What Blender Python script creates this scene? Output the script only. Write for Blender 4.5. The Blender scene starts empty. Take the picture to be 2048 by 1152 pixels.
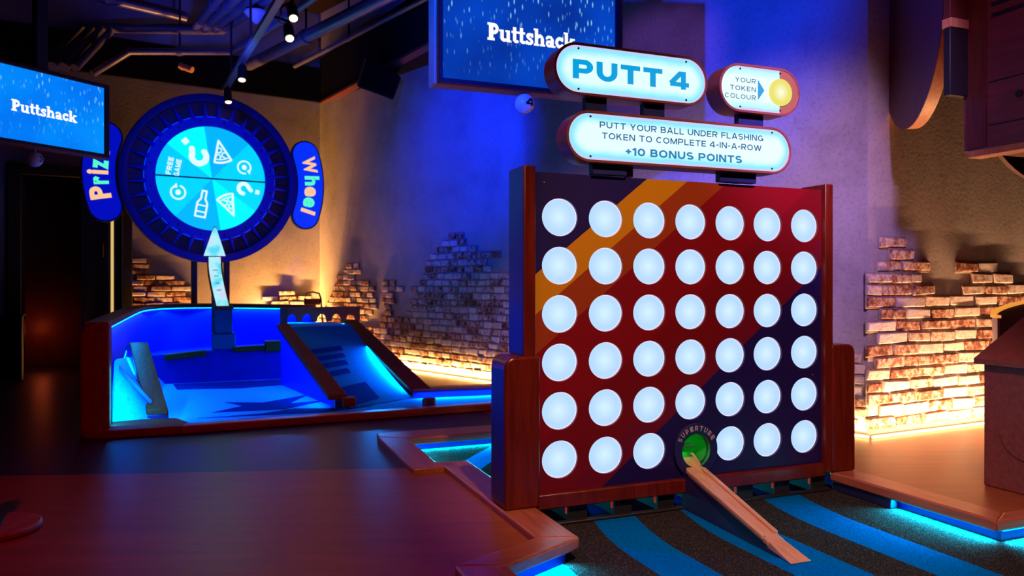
import bpy, bmesh, math, random
from mathutils import Vector, Matrix
from mathutils.geometry import tessellate_polygon

SC = bpy.context.scene
COL = SC.collection
PI = math.pi
rnd = random.Random(4)

# ------------------------------------------------------------------ camera, world, exposure
cam = bpy.data.cameras.new('camera')
cam_ob = bpy.data.objects.new('camera', cam)
COL.objects.link(cam_ob)
cam_ob.location = (0, 0, 1.0)
cam_ob.rotation_euler = (PI / 2, 0, 0)
cam.sensor_width = 36.0
cam.lens = 1525 / 2048 * 36.0
cam.shift_y = -10 / 2048
cam.clip_start = 0.05
cam.dof.use_dof = True
cam.dof.focus_distance = 3.6
cam.dof.aperture_fstop = 3.2
SC.camera = cam_ob

SC.view_settings.view_transform = 'Standard'
SC.view_settings.look = 'None'
SC.view_settings.gamma = 1.0
SC.view_settings.use_curve_mapping = False
SC.view_settings.exposure = 0.0
SC.cycles.use_denoising = True
SC.cycles.max_bounces = 6
SC.cycles.sample_clamp_indirect = 4.0
SC.cycles.caustics_reflective = False
SC.cycles.caustics_refractive = False

world = bpy.data.worlds.new('world')
SC.world = world
world.use_nodes = True
bgn = world.node_tree.nodes['Background']
bgn.inputs[0].default_value = (0.10, 0.05, 0.22, 1)
bgn.inputs[1].default_value = 0.014


def aim(ob, target):
    d = Vector(target) - ob.location
    ob.rotation_euler = d.to_track_quat('-Z', 'Y').to_euler()


def spot(name, loc, target, color, power, deg, blend=0.3, r=0.03):
    l = bpy.data.lights.new(name, 'SPOT')
    l.color = color
    l.energy = power
    l.spot_size = math.radians(deg)
    l.spot_blend = blend
    l.shadow_soft_size = r
    o = bpy.data.objects.new(name, l)
    COL.objects.link(o)
    o.location = loc
    aim(o, target)
    return o


def area(name, loc, target, color, power, sx, sy):
    l = bpy.data.lights.new(name, 'AREA')
    l.shape = 'RECTANGLE'
    l.size, l.size_y = sx, sy
    l.color = color
    l.energy = power
    o = bpy.data.objects.new(name, l)
    COL.objects.link(o)
    o.location = loc
    aim(o, target)
    return o


# stage spots of the venue, and added fill lights marked below
spot('blue_wash_spot', (-0.86, 2.8, 2.50), (0.85, 6.4, 3.30), (0.0, 0.032, 1.0), 900, 68, 0.55, 0.03)
spot('blue_fill_by_screen', (-1.2, 5.4, 3.2), (-0.42, 8.0, 2.35), (0.0, 0.008, 1.0), 620, 50, 0.9, 0.05)  # added fill: strengthens the blue on the left part of the wall
spot('violet_wash_on_wall', (1.6, 1.6, 3.3), (1.52, 5.7, 1.15), (0.56, 0.31, 0.88), 1120, 39, 0.9, 0.1)
spot('violet_fill_beside_screen', (1.0, 2.2, 3.3), (1.16, 6.15, 2.75), (0.30, 0.10, 0.85), 330, 17, 0.8, 0.08)  # added fill that lifts the screen's dark shadow on the wall
spot('red_wash_on_floor', (-1.2, 1.0, 4.2), (-0.9, 2.9, 0.0), (1.0, 0.0, 0.010), 165, 84, 0.9, 0.1)
spot('pink_key_on_board', (0.9, 0.2, 3.9), (1.05, 3.2, 0.75), (1.0, 0.56, 0.40), 720, 38, 0.6, 0.06)
spot('red_side_on_board', (-2.2, 0.6, 2.6), (0.2, 3.4, 0.5), (1.0, 0.03, 0.02), 16, 60, 0.8, 0.08)
spot('red_side_on_cabinet', (0.6, 1.2, 3.4), (2.5, 3.6, 1.4), (1.0, 0.08, 0.10), 62, 70, 0.9, 0.1)
spot('blue_wheel_fill', (-1.9, 5.2, 3.3), (-3.30, 8.5, 2.18), (0.0, 0.02, 1.0), 260, 30, 0.4, 0.05)  # added fill that brightens the blue rings of the wheel
spot('blue_fill_on_pipes', (-2.6, 6.6, 2.9), (-2.9, 7.9, 4.3), (0.03, 0.05, 1.0), 150, 84, 0.9, 0.1)  # added from below, in place of blue bounce light on the pipes
spot('blue_side_fill', (-2.3, 4.1, 3.2), (0.02, 3.36, 1.15), (0.0, 0.02, 1.0), 140, 26, 0.6, 0.05)  # added fill so the board's left side faces turn blue


def led_light(name, p0, p1, direction, color, watt_per_m, width=0.012, spread=180):
    """Throw of an LED strip: a long thin area light lying along p0-p1 that shines one way only."""
    p0, p1 = Vector(p0), Vector(p1)
    ln = (p1 - p0).length
    l = bpy.data.lights.new(name, 'AREA')
    l.shape = 'RECTANGLE'; l.size = ln; l.size_y = width
    l.color = color; l.energy = watt_per_m * ln; l.spread = math.radians(spread)
    o = bpy.data.objects.new(name, l)
    COL.objects.link(o)
    x = (p1 - p0).normalized()
    z = -Vector(direction); z = (z - x * z.dot(x)).normalized()
    y = z.cross(x)
    m = Matrix((x, y, z)).transposed().to_4x4()
    m.translation = (p0 + p1) / 2
    o.matrix_world = m
    return o


WARM, CYAN, TANK = (1.0, 0.50, 0.145), (0.0, 0.66, 0.92), (0.0, 0.23, 1.0)

# ------------------------------------------------------------------ frames (where things stand)
TH = math.atan(1525 / 3848)
TH2 = math.atan(1525 / 2445)


class Frame:
    def __init__(s, ox, oy, th):
        s.o = Vector((ox, oy, 0)); s.th = th
        s.d = Vector((math.cos(th), math.sin(th), 0)); s.e = Vector((-math.sin(th), math.cos(th), 0))

    def w(s, x, y, z=0):
        return s.o + s.d * x + s.e * y + Vector((0, 0, z))


FW = Frame(0, 0, 0)
FB = Frame(-0.032, 3.244, TH)                       # game board and golf course
FH = Frame(-3.383, 8.6, TH2)                        # prize wheel
FL = Frame(-2.57, 10.2, TH2)                        # left back wall, corner at 0
FR = Frame(2.31, 4.95, math.atan2(.516, 1.07))      # right brick wall, corner at 0
FBL = Frame(-2.57, 10.2, math.atan2(-5.25, 4.88))   # long blue wall
LBL = 7.168
FT = Frame(-0.430, 4.4, TH)                         # right screen
FS = Frame(-3.171, 6.0, math.atan2(.89, .45))       # left screen

BASE = {}
FRAME = {}


def put(o, fr, base):
    o.location = fr.w(*base)
    o.rotation_euler = (0, 0, fr.th)
    BASE[o.name] = Vector(base)
    FRAME[o.name] = fr


def tag(o, label=None, cat=None, group=None, kind=None):
    if label: o['label'] = label
    if cat: o['category'] = cat
    if group: o['group'] = group
    if kind: o['kind'] = kind
    return o


def thing(name, label, cat, fr, base, group=None):
    o = bpy.data.objects.new(name, None)
    COL.objects.link(o)
    o.empty_display_size = 0.1
    put(o, fr, base)
    return tag(o, label, cat, group)


# ------------------------------------------------------------------ mesh builder
class MB:
    def __init__(s):
        s.v, s.f, s.m, s.tone = [], [], [], []

    def add(s, vs, fs, mi=0, tone=0.0):
        b = len(s.v)
        s.v += [tuple(v) for v in vs]
        for f in fs:
            s.f.append([i + b for i in f]); s.m.append(mi); s.tone.append(tone)
        return s

    def box(s, x0, x1, y0, y1, z0, z1, mi=0, tone=0.0):
        return s.add([(x0, y0, z0), (x1, y0, z0), (x1, y1, z0), (x0, y1, z0), (x0, y0, z1), (x1, y0, z1), (x1, y1, z1), (x0, y1, z1)],
                     [(0, 3, 2, 1), (4, 5, 6, 7), (0, 1, 5, 4), (1, 2, 6, 5), (2, 3, 7, 6), (3, 0, 4, 7)], mi, tone)

    def hexa(s, bottom, top, mi=0):
        return s.add(list(bottom) + list(top), [(0, 3, 2, 1), (4, 5, 6, 7), (0, 1, 5, 4), (1, 2, 6, 5), (2, 3, 7, 6), (3, 0, 4, 7)], mi)

    def prism(s, poly, ax, a0, a1, mi=0, holes=(), side=None):
        def P(p, a):
            return (p[0], p[1], a) if ax == 'z' else ((p[0], a, p[1]) if ax == 'y' else (a, p[0], p[1]))
        loops = [list(poly)] + [list(h) for h in holes]
        flat = [p for l in loops for p in l]
        n = len(flat)
        if holes:
            tris = tessellate_polygon([[Vector((p[0], p[1], 0)) for p in l] for l in loops])
        else:
            tris = [tuple(range(n))]
        vs = [P(p, a0) for p in flat] + [P(p, a1) for p in flat]
        s.add(vs, [tuple(t) for t in tris] + [tuple(i + n for i in reversed(t)) for t in tris], mi)
        b = len(s.v) - 2 * n
        k = 0
        for l in loops:
            m = len(l)
            for i in range(m):
                j = (i + 1) % m
                s.f.append([b + k + i, b + k + j, b + n + k + j, b + n + k + i]); s.m.append(mi if side is None else side); s.tone.append(0)
            k += m
        return s

    def tube(s, pts, r, n=10, mi=0, cap=True):
        pts = [Vector(p) for p in pts]
        rs = r if isinstance(r, (list, tuple)) else [r] * len(pts)
        vs, fs = [], []
        up = Vector((0, 0, 1))
        for i, p in enumerate(pts):
            t = (pts[min(i + 1, len(pts) - 1)] - pts[max(i - 1, 0)]).normalized()
            u = up if abs(t.dot(up)) < 0.95 else Vector((1, 0, 0))
            a = t.cross(u).normalized(); b = t.cross(a).normalized()
            for k in range(n):
                q = 2 * PI * k / n
                vs.append(p + (a * math.cos(q) + b * math.sin(q)) * rs[i])
        for i in range(len(pts) - 1):
            for k in range(n):
                k2 = (k + 1) % n
                fs.append((i * n + k, i * n + k2, (i + 1) * n + k2, (i + 1) * n + k))
        if cap:
            fs.append(tuple(range(n))); fs.append(tuple((len(pts) - 1) * n + k for k in range(n)))
        return s.add(vs, fs, mi)

    def sphere(s, c, r, n=24, m=14, mi=0):
        vs, fs = [], []
        for j in range(1, m):
            a = PI * j / m
            for k in range(n):
                q = 2 * PI * k / n
                vs.append((c[0] + r * math.sin(a) * math.cos(q), c[1] + r * math.sin(a) * math.sin(q), c[2] + r * math.cos(a)))
        vs += [(c[0], c[1], c[2] + r), (c[0], c[1], c[2] - r)]
        for j in range(m - 2):
            for k in range(n):
                k2 = (k + 1) % n
                fs.append((j * n + k, j * n + k2, (j + 1) * n + k2, (j + 1) * n + k))
        T, Bo = len(vs) - 2, len(vs) - 1
        for k in range(n):
            k2 = (k + 1) % n
            fs.append((T, k2, k)); fs.append((Bo, (m - 2) * n + k, (m - 2) * n + k2))
        return s.add(vs, fs, mi)

    def build(s, name, mats, parent=None, fr=None, base=None, bevel=0, seg=2, smooth=35, recalc=True):
        if parent is not None:
            b = BASE[parent.name]
        else:
            b = Vector(base or (0, 0, 0))
        me = bpy.data.meshes.new(name)
        me.from_pydata([tuple(Vector(v) - b) for v in s.v], [], s.f)
        mats = mats if isinstance(mats, (list, tuple)) else [mats]
        for m in mats:
            me.materials.append(m)
        for p, mi in zip(me.polygons, s.m):
            p.material_index = mi
        if any(s.tone):
            at = me.attributes.new('tone', 'FLOAT', 'FACE')
            at.data.foreach_set('value', s.tone)
        if recalc:
            bm = bmesh.new(); bm.from_mesh(me)
            bmesh.ops.recalc_face_normals(bm, faces=bm.faces)
            bm.to_mesh(me); bm.free()
        me.update()
        if smooth:
            for p in me.polygons:
                p.use_smooth = True
            me.set_sharp_from_angle(angle=math.radians(smooth))
        o = bpy.data.objects.new(name, me)
        COL.objects.link(o)
        if parent is not None:
            o.parent = parent
            BASE[o.name] = b; FRAME[o.name] = FRAME[parent.name]
        else:
            put(o, fr or FW, base or (0, 0, 0))
        if bevel:
            md = o.modifiers.new('bevel', 'BEVEL')
            md.width = bevel; md.segments = seg; md.limit_method = 'ANGLE'; md.angle_limit = math.radians(40)
        return o


def pill(cx, cz, hx, hz, n=18):
    """Outline of a rounded bar, hx half length, hz half height."""
    pts = []
    for k in range(n + 1):
        a = -PI / 2 + PI * k / n
        pts.append((cx + hx - hz + hz * math.cos(a), cz + hz * math.sin(a)))
    for k in range(n + 1):
        a = PI / 2 + PI * k / n
        pts.append((cx - hx + hz + hz * math.cos(a), cz + hz * math.sin(a)))
    return pts


def ell(cx, cz, rx, rz, n=40):
    return [(cx + rx * math.cos(2 * PI * k / n), cz + rz * math.sin(2 * PI * k / n)) for k in range(n)]


def stroke(pts, w, closed=False):
    """Flat polygons (x, z) that draw a line of width w with round joints."""
    out = []
    n = len(pts)
    for i in range(n if closed else n - 1):
        a, b = Vector(pts[i]), Vector(pts[(i + 1) % n])
        d = b - a
        if d.length < 1e-9: continue
        nrm = Vector((-d.y, d.x)).normalized() * (w / 2)
        out.append([tuple(a + nrm), tuple(a - nrm), tuple(b - nrm), tuple(b + nrm)])
    for i, p in enumerate(pts):
        out.append([(p[0] + w / 2 * math.cos(2 * PI * k / 12), p[1] + w / 2 * math.sin(2 * PI * k / 12)) for k in range(12)])
    return out


def arc(cx, cz, r, a0, a1, n=16, rz=None):
    rz = rz or r
    return [(cx + r * math.cos(math.radians(a0 + (a1 - a0) * k / n)), cz + rz * math.sin(math.radians(a0 + (a1 - a0) * k / n))) for k in range(n + 1)]


# ------------------------------------------------------------------ lettering
_txt = {}


def glyphs(s, offset=0.0, space=1.0):
    key = (s, offset, space)
    if key not in _txt:
        c = bpy.data.curves.new('text', 'FONT')
        c.body = s; c.offset = offset; c.resolution_u = 4; c.space_character = space
        o = bpy.data.objects.new('text', c)
        me = bpy.data.meshes.new_from_object(o)
        vs = [(v.co.x, v.co.y) for v in me.vertices]
        fs = [tuple(p.vertices) for p in me.polygons]
        bpy.data.objects.remove(o); bpy.data.curves.remove(c); bpy.data.meshes.remove(me)
        xs = [v[0] for v in vs]; ys = [v[1] for v in vs]
        _txt[key] = (vs, fs, min(xs), max(xs), min(ys), max(ys))
    return _txt[key]


def text_fit(mb, s, x0, x1, z0, z1, y, offset=0.0, space=1.0, mi=0, rot=0.0, about=None):
    """Letters s fitted into the rectangle x0..x1, z0..z1 of the plane at y (facing -y)."""
    vs, fs, ax, bx, az, bz = glyphs(s, offset, space)
    out = []
    for (u, v) in vs:
        x = x0 + (u - ax) / (bx - ax) * (x1 - x0); z = z0 + (v - az) / (bz - az) * (z1 - z0)
        if rot:
            cx, cz = about or ((x0 + x1) / 2, (z0 + z1) / 2)
            dx, dz = x - cx, z - cz
            x = cx + dx * math.cos(rot) - dz * math.sin(rot); z = cz + dx * math.sin(rot) + dz * math.cos(rot)
        out.append((x, y, z))
    mb.add(out, fs, mi)


def _clip(poly, lo, hi):
    for sgn, lim in ((1, lo), (-1, -hi)):
        out = []
        for k in range(len(poly)):
            a, b = poly[k - 1], poly[k]
            ia, ib = sgn * a[1] >= lim, sgn * b[1] >= lim
            if ia != ib:
                q = (lim / sgn - a[1]) / (b[1] - a[1])
                out.append((a[0] + (b[0] - a[0]) * q, lim / sgn))
            if ib: out.append(b)
        poly = out
    return poly


def pen(pts, t, closed=False):
    """A line of width t with square ends and corners, cut at the cap and base lines."""
    out = []; n = len(pts); m = n if closed else n - 1
    for i in range(m):
        a, b = Vector(pts[i]), Vector(pts[(i + 1) % n])
        d = (b - a)
        if d.length < 1e-6: continue
        d.normalize(); nr = Vector((-d.y, d.x)) * t / 2
        ea = t * .5 if (closed or i > 0) else 0
        eb = t * .5 if (closed or i < m - 1) else 0
        smooth = 0
        for (idx, which) in ((i - 1, 0), (i + 1, 1)):
            if closed or 0 <= idx < m:
                p, q = Vector(pts[idx % n]), Vector(pts[(idx + 1) % n])
                if (q - p).length > 1e-6 and (q - p).normalized().dot(d) > .6:
                    if which == 0: ea = t * .13
                    else: eb = t * .13
        a2, b2 = a - d * ea, b + d * eb
        k = max(1, int((b2 - a2).length / .25))
        for j in range(k):
            p, q = a2.lerp(b2, j / k), a2.lerp(b2, (j + 1) / k)
            c = _clip([tuple(p + nr), tuple(p - nr), tuple(q - nr), tuple(q + nr)], 0, 1)
            if len(c) > 2: out.append(c)
    return out


def cap(ch, t):
    """Wide grotesque capital drawn with a pen of width t; returns polygons in a box one unit high, and the width."""
    h = t / 2; L = []
    if ch == 'A': W = .98; L = [[(h * .7, -.1), (W / 2, 1.06)], [(W - h * .7, -.1), (W / 2, 1.06)], [(W * .24, .30), (W * .76, .30)]]
    elif ch == 'B': W = .82; r = (1 - t) / 4; L = [[(h, 0), (h, 1)], [(h, 1 - h), (W - r - h - .04, 1 - h)] + arc(W - r - h - .04, 1 - h - r, r, 90, -90, 8) + [(h, .5)], [(W - r - h, .5)] + arc(W - r - h, h + r, r, 90, -90, 8) + [(h, h)]]
    elif ch == 'C': W = .92; L = [arc(W / 2, .5, W / 2 - h, 42, 318, 22, .5 - h)]
    elif ch == 'D': W = .88; L = [[(h, 0), (h, 1)], [(h, 1 - h), (W * .45, 1 - h)] + arc(W * .45, .5, W * .55 - h, 90, -90, 12, .5 - h) + [(h, h)]]
    elif ch in 'EF': W = .74; L = [[(h, 0), (h, 1)], [(h, 1 - h), (W, 1 - h)], [(h, .5), (W * .92, .5)]] + ([[(h, h), (W, h)]] if ch == 'E' else [])
    elif ch == 'G': W = .95; L = [arc(W / 2, .5, W / 2 - h, 42, 345, 24, .5 - h), [(W * .55, .44), (W - h, .44)], [(W - h, .50), (W - h, .05)]]
    elif ch == 'H': W = .86; L = [[(h, 0), (h, 1)], [(W - h, 0), (W - h, 1)], [(h, .5), (W - h, .5)]]
    elif ch == 'I': W = t; L = [[(h, 0), (h, 1)]]
    elif ch == 'K': W = .86; L = [[(h, 0), (h, 1)], [(h, .36), (W - h * .8, 1.1)], [(W * .40, .60), (W - h * .6, -.1)]]
    elif ch == 'L': W = .70; L = [[(h, 0), (h, 1)], [(h, h), (W, h)]]
    elif ch == 'M': W = 1.06; L = [[(h, 0), (h, 1)], [(W - h, 0), (W - h, 1)], [(h, 1.02), (W / 2, .06)], [(W - h, 1.02), (W / 2, .06)]]
    elif ch == 'N': W = .88; L = [[(h, 0), (h, 1)], [(W - h, 0), (W - h, 1)], [(h * .9, 1.05), (W - h * .9, -.05)]]
    elif ch in 'O0': W = .98 if ch == 'O' else .84; L = [arc(W / 2, .5, W / 2 - h, 0, 360, 28, .5 - h)]
    elif ch == 'P': W = .84; r = (.58 - h) / 2; L = [[(h, 0), (h, 1)], [(h, 1 - h), (W - r - h, 1 - h)] + arc(W - r - h, 1 - h - r, r, 90, -90, 10) + [(h, 1 - h - 2 * r)]]
    elif ch == 'R': W = .86; r = (.54 - h) / 2; L = [[(h, 0), (h, 1)], [(h, 1 - h), (W - r - h, 1 - h)] + arc(W - r - h, 1 - h - r, r, 90, -90, 10) + [(h, 1 - h - 2 * r)], [(W * .52, .42), (W - h * .6, -.1)]]
    elif ch == 'S': W = .82; r = (1 - t) / 4; x = W / 2 - h; L = [arc(W / 2, 1 - h - r, x, 35, 270, 14, r) + arc(W / 2, h + r, x, 90, -145, 14, r)]
    elif ch == 'T': W = .84; L = [[(0, 1 - h), (W, 1 - h)], [(W / 2, 0), (W / 2, 1)]]
    elif ch == 'U': W = .88; r = W / 2 - h; L = [[(h, 1)] + arc(W / 2, h + .36, r, 180, 360, 16, .36) + [(W - h, 1)]]
    elif ch == 'W': W = 1.36; L = [[(h * .6, 1.1), (W * .28, -.04)], [(W * .28, -.04), (W / 2, 1.0)], [(W / 2, 1.0), (W * .72, -.04)], [(W * .72, -.04), (W - h * .6, 1.1)]]
    elif ch == 'Y': W = .90; L = [[(W / 2, 0), (W / 2, .46)], [(h * .6, 1.1), (W / 2, .40)], [(W - h * .6, 1.1), (W / 2, .40)]]
    elif ch == '1': W = .42; L = [[(W - h, 0), (W - h, 1)], [(0, .72), (W - h, 1 - h * .6)]]
    elif ch == '4': W = .92; L = [[(W * .70, 0), (W * .70, 1)], [(W * .66, 1.02), (h * .3, .30)], [(0, .23 + h * .3), (W, .23 + h * .3)]]
    elif ch == '3': W = .80; r = (1 - t) / 4; L = [arc(W * .45, 1 - h - r, W * .5 - h, 150, -90, 12, r) + arc(W * .45, h + r, W * .55 - h, 90, -150, 14, r)]
    elif ch == '+': W = .62; L = [[(0, .5), (W, .5)], [(W / 2, .19), (W / 2, .81)]]
    elif ch == '-': W = .40; L = [[(0, .45), (W, .45)]]
    else: W = .30
    polys = [q for l in L for q in pen(l, t)]
    return polys, W


def caps_fit(mb, s, x0, x1, z0, z1, y, t=.16, gap=.14, rot=0.0, about=None, curve=None):
    polys, x = [], 0.0
    for ch in s:
        p, W = cap(ch, t)
        polys += [[(a + x, b) for a, b in q] for q in p]
        x += W + gap
    x -= gap
    for q in polys:
        out = []
        for a, b in q:
            u, v = x0 + a / x * (x1 - x0), z0 + b * (z1 - z0)
            if rot:
                cx, cz = about or ((x0 + x1) / 2, (z0 + z1) / 2)
                du, dv = u - cx, v - cz
                u, v = cx + du * math.cos(rot) - dv * math.sin(rot), cz + du * math.sin(rot) + dv * math.cos(rot)
            out.append((u, y if curve is None else curve(u, v), v))
        mb.add(out, [tuple(range(len(out)))])


def caps_line(parent, mat, s, x0, x1, z0, z1, y, t, gap):
    """One line of capitals, each word a mesh of its own."""
    adv = [cap(ch, t)[1] + gap for ch in s]
    k = (x1 - x0) / (sum(adv) - gap)
    x, i = x0, 0
    for word in s.split(' '):
        w = sum(adv[i:i + len(word)])
        mb = MB(); caps_fit(mb, word, x, x + (w - gap) * k, z0, z1, y, t, gap)
        mb.build('lettering', mat, parent, smooth=0, recalc=False)
        i += len(word)
        x += w * k
        if i < len(s): x += adv[i] * k; i += 1


def slab_word(mb, x0, x1, z0, z1, y):
    """The word Puttshack in heavy slab serif letters, fitted to a rectangle (z1 = cap height)."""
    polys, pen = [], 0.0
    R = lambda a, b, c, d: [(a, c), (b, c), (b, d), (a, d)]
    def glyph(ch):
        if ch == 'P':
            return [R(.10, .40, 0, 1), R(0, .50, 0, .15), R(0, .40, .86, 1)] + stroke(arc(.44, .68, .22, 88, -88, 10, .21), .22) + [R(.3, .48, .80, 1), R(.3, .48, .37, .55)], .82
        if ch == 'u':
            return [R(.08, .32, .16, .68), R(0, .3, .56, .68), R(.50, .74, 0, .68), R(.42, .74, .56, .68), R(.50, .84, 0, .12)] + stroke(arc(.34, .20, .16, 180, 300, 8, .10), .2), .86
        if ch == 't':
            return [R(.10, .34, .12, .92), R(0, .48, .56, .69)] + stroke([(.22, .14), (.30, .09), (.42, .10)], .18), .50
        if ch == 's':
            return stroke([(.50, .52), (.40, .60), (.22, .59), (.15, .50), (.22, .41), (.42, .30), (.49, .20), (.40, .09), (.22, .08), (.11, .16)], .18) + [R(.44, .56, .46, .68), R(.04, .14, 0, .22)], .62
        if ch == 'h':
            return [R(.08, .32, 0, 1), R(0, .3, .88, 1), R(0, .40, 0, .12), R(.50, .74, 0, .46), R(.44, .82, 0, .12)] + stroke(arc(.44, .44, .17, 160, 0, 8, .15), .2), .84
        if ch == 'a':
            return [R(.40, .62, .06, .48), R(.42, .74, 0, .12)] + stroke([(.12, .52), (.22, .60), (.42, .59), (.51, .46)], .17) + stroke(arc(.28, .20, .15, 0, 360, 12, .13), .17), .74
        if ch == 'c':
            return stroke(arc(.34, .34, .23, 50, 320, 14, .24), .21) + [R(.46, .58, .42, .66)], .64
        return [R(.08, .32, 0, 1), R(0, .3, .88, 1), R(0, .38, 0, .12), R(.46, .82, .56, .68), R(.44, .86, 0, .12)] + stroke([(.32, .30), (.62, .60)], .16) + stroke([(.40, .36), (.66, .06)], .22), .84
    for ch in 'Puttshack':
        g, adv = glyph(ch)
        polys += [[(p[0] + pen, p[1]) for p in q] for q in g]
        pen += adv - .02
    for q in polys:
        mb.add([(x0 + p[0] / pen * (x1 - x0), y, z0 + p[1] * (z1 - z0)) for p in q], [tuple(range(len(q)))])


# ------------------------------------------------------------------ materials
def nt(name):
    m = bpy.data.materials.new(name)
    m.use_nodes = True
    t = m.node_tree
    return m, t, t.nodes['Principled BSDF']


def node(t, typ, **kw):
    n = t.nodes.new(typ)
    for k, v in kw.items():
        if k.startswith('i_'):
            n.inputs[int(k[2:])].default_value = v
        else:
            setattr(n, k, v)
    return n


def ramp(t, stops, interp='LINEAR'):
    n = t.nodes.new('ShaderNodeValToRGB')
    e = n.color_ramp.elements
    n.color_ramp.interpolation = interp
    while len(e) > 1: e.remove(e[-1])
    e[0].position = stops[0][0]; e[0].color = (*stops[0][1], 1)
    for p, c in stops[1:]:
        k = e.new(p); k.color = (*c, 1)
    return n


def plain(name, col, rough=0.5, metal=0.0, var=0.12, scale=9.0, bump=0.0, spec=0.5, coat=0.0):
    m, t, b = nt(name)
    tc = node(t, 'ShaderNodeTexCoord')
    nz = node(t, 'ShaderNodeTexNoise'); nz.inputs['Scale'].default_value = scale; nz.inputs['Detail'].default_value = 4
    t.links.new(tc.outputs['Object'], nz.inputs['Vector'])
    lo = tuple(c * (1 - var) for c in col); hi = tuple(min(1, c * (1 + var)) for c in col)
    r = ramp(t, [(0.3, lo), (0.7, hi)])
    t.links.new(nz.outputs['Fac'], r.inputs['Fac'])
    t.links.new(r.outputs['Color'], b.inputs['Base Color'])
    b.inputs['Roughness'].default_value = rough
    b.inputs['Metallic'].default_value = metal
    b.inputs['Specular IOR Level'].default_value = spec
    b.inputs['Coat Weight'].default_value = coat
    if bump:
        bp = node(t, 'ShaderNodeBump'); bp.inputs['Strength'].default_value = bump; bp.inputs['Distance'].default_value = 0.01
        t.links.new(nz.outputs['Fac'], bp.inputs['Height']); t.links.new(bp.outputs['Normal'], b.inputs['Normal'])
    return m


def wood(name, dark, light, rough=0.35, axis=0, scale=1.0, spec=0.5):
    m, t, b = nt(name)
    tc = node(t, 'ShaderNodeTexCoord')
    mp = node(t, 'ShaderNodeMapping')
    sc = [14 * scale] * 3; sc[axis] = 1.2 * scale
    mp.inputs['Scale'].default_value = sc
    nz = node(t, 'ShaderNodeTexNoise'); nz.inputs['Scale'].default_value = 3.0; nz.inputs['Detail'].default_value = 6; nz.inputs['Distortion'].default_value = 0.6
    t.links.new(tc.outputs['Object'], mp.inputs['Vector']); t.links.new(mp.outputs['Vector'], nz.inputs['Vector'])
    r = ramp(t, [(0.3, dark), (0.72, light)])
    t.links.new(nz.outputs['Fac'], r.inputs['Fac']); t.links.new(r.outputs['Color'], b.inputs['Base Color'])
    b.inputs['Roughness'].default_value = rough
    b.inputs['Specular IOR Level'].default_value = spec
    bp = node(t, 'ShaderNodeBump'); bp.inputs['Strength'].default_value = 0.12; bp.inputs['Distance'].default_value = 0.004
    t.links.new(nz.outputs['Fac'], bp.inputs['Height']); t.links.new(bp.outputs['Normal'], b.inputs['Normal'])
    return m


def glow(name, col, strength, base=None):
    m, t, b = nt(name)
    b.inputs['Base Color'].default_value = (*(base or (0.02, 0.02, 0.02)), 1)
    b.inputs['Emission Color'].default_value = (*col, 1)
    b.inputs['Emission Strength'].default_value = strength
    b.inputs['Roughness'].default_value = 0.4
    return m


def srgb(r, g, b):
    f = lambda c: c / 12.92 if c <= .04045 else ((c + .055) / 1.055) ** 2.4
    return tuple(f(c / 255) for c in (r, g, b))


def lens(name, centre, edge, rad, strength=1.0):
    """A diffuser lit by a lamp behind its middle: bright centre, a little dimmer at the rim."""
    m, t, b = nt(name)
    tc = node(t, 'ShaderNodeTexCoord')
    g = node(t, 'ShaderNodeVectorMath', operation='LENGTH')
    t.links.new(tc.outputs['Object'], g.inputs[0])
    d = node(t, 'ShaderNodeMath', operation='DIVIDE'); d.inputs[1].default_value = rad
    t.links.new(g.outputs['Value'], d.inputs[0])
    r = ramp(t, [(0.0, centre), (0.75, edge), (1.0, edge)])
    t.links.new(d.outputs['Value'], r.inputs['Fac'])
    t.links.new(r.outputs['Color'], b.inputs['Emission Color'])
    b.inputs['Emission Strength'].default_value = strength
    b.inputs['Base Color'].default_value = (0.01, 0.01, 0.01, 1); b.inputs['Specular IOR Level'].default_value = 0.2
    b.inputs['Roughness'].default_value = 0.4
    return m


M = {}
M['mahogany'] = wood('mahogany_stain', (0.075, 0.006, 0.003), (0.15, 0.014, 0.006), 0.28, axis=2)
M['kerb_wood'] = wood('kerb_wood', (0.26, 0.070, 0.040), (0.42, 0.135, 0.080), 0.30, axis=1)
M['kerb_cross'] = wood('kerb_wood_across', (0.26, 0.070, 0.040), (0.42, 0.135, 0.080), 0.30, axis=0)
M['pale_wood'] = wood('ramp_wood', (0.50, 0.25, 0.17), (0.66, 0.37, 0.27), 0.35, axis=1)
M['tank_wood'] = wood('tank_wood', (0.22, 0.020, 0.003), (0.36, 0.040, 0.006), 0.5, axis=1, spec=0.08)
M['cabinet_wood'] = wood('cabinet_wood', (0.16, 0.035, 0.030), (0.24, 0.060, 0.050), 0.4, axis=0)
M['dark_wood'] = wood('dark_plywood', (0.10, 0.020, 0.016), (0.15, 0.034, 0.026), 0.45, axis=2)
M['edge_wood'] = wood('plywood_edge', (0.55, 0.24, 0.10), (0.75, 0.36, 0.16), 0.45, axis=2)
M['black'] = plain('black_paint', (0.012, 0.011, 0.014), 0.5)
M['bulkhead'] = plain('black_bulkhead', (0.006, 0.005, 0.008), 0.9, spec=0.1)
M['ceiling'] = plain('dark_ceiling', (0.012, 0.0055, 0.005), 0.95, spec=0.1)
M['steel'] = plain('painted_conduit', (0.16, 0.14, 0.20), 0.35, 0.3)
M['chrome'] = plain('chrome', (0.75, 0.75, 0.78), 0.12, 1.0, 0.02)
M['brass'] = plain('brass', (0.80, 0.55, 0.18), 0.25, 1.0, 0.05)
M['navy'] = plain('navy_paint', (0.010, 0.014, 0.10), 0.45)
M['tank_blue'] = plain('blue_tank_paint', (0.004, 0.010, 0.80), 0.5, var=0.05, spec=0.2)
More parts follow.
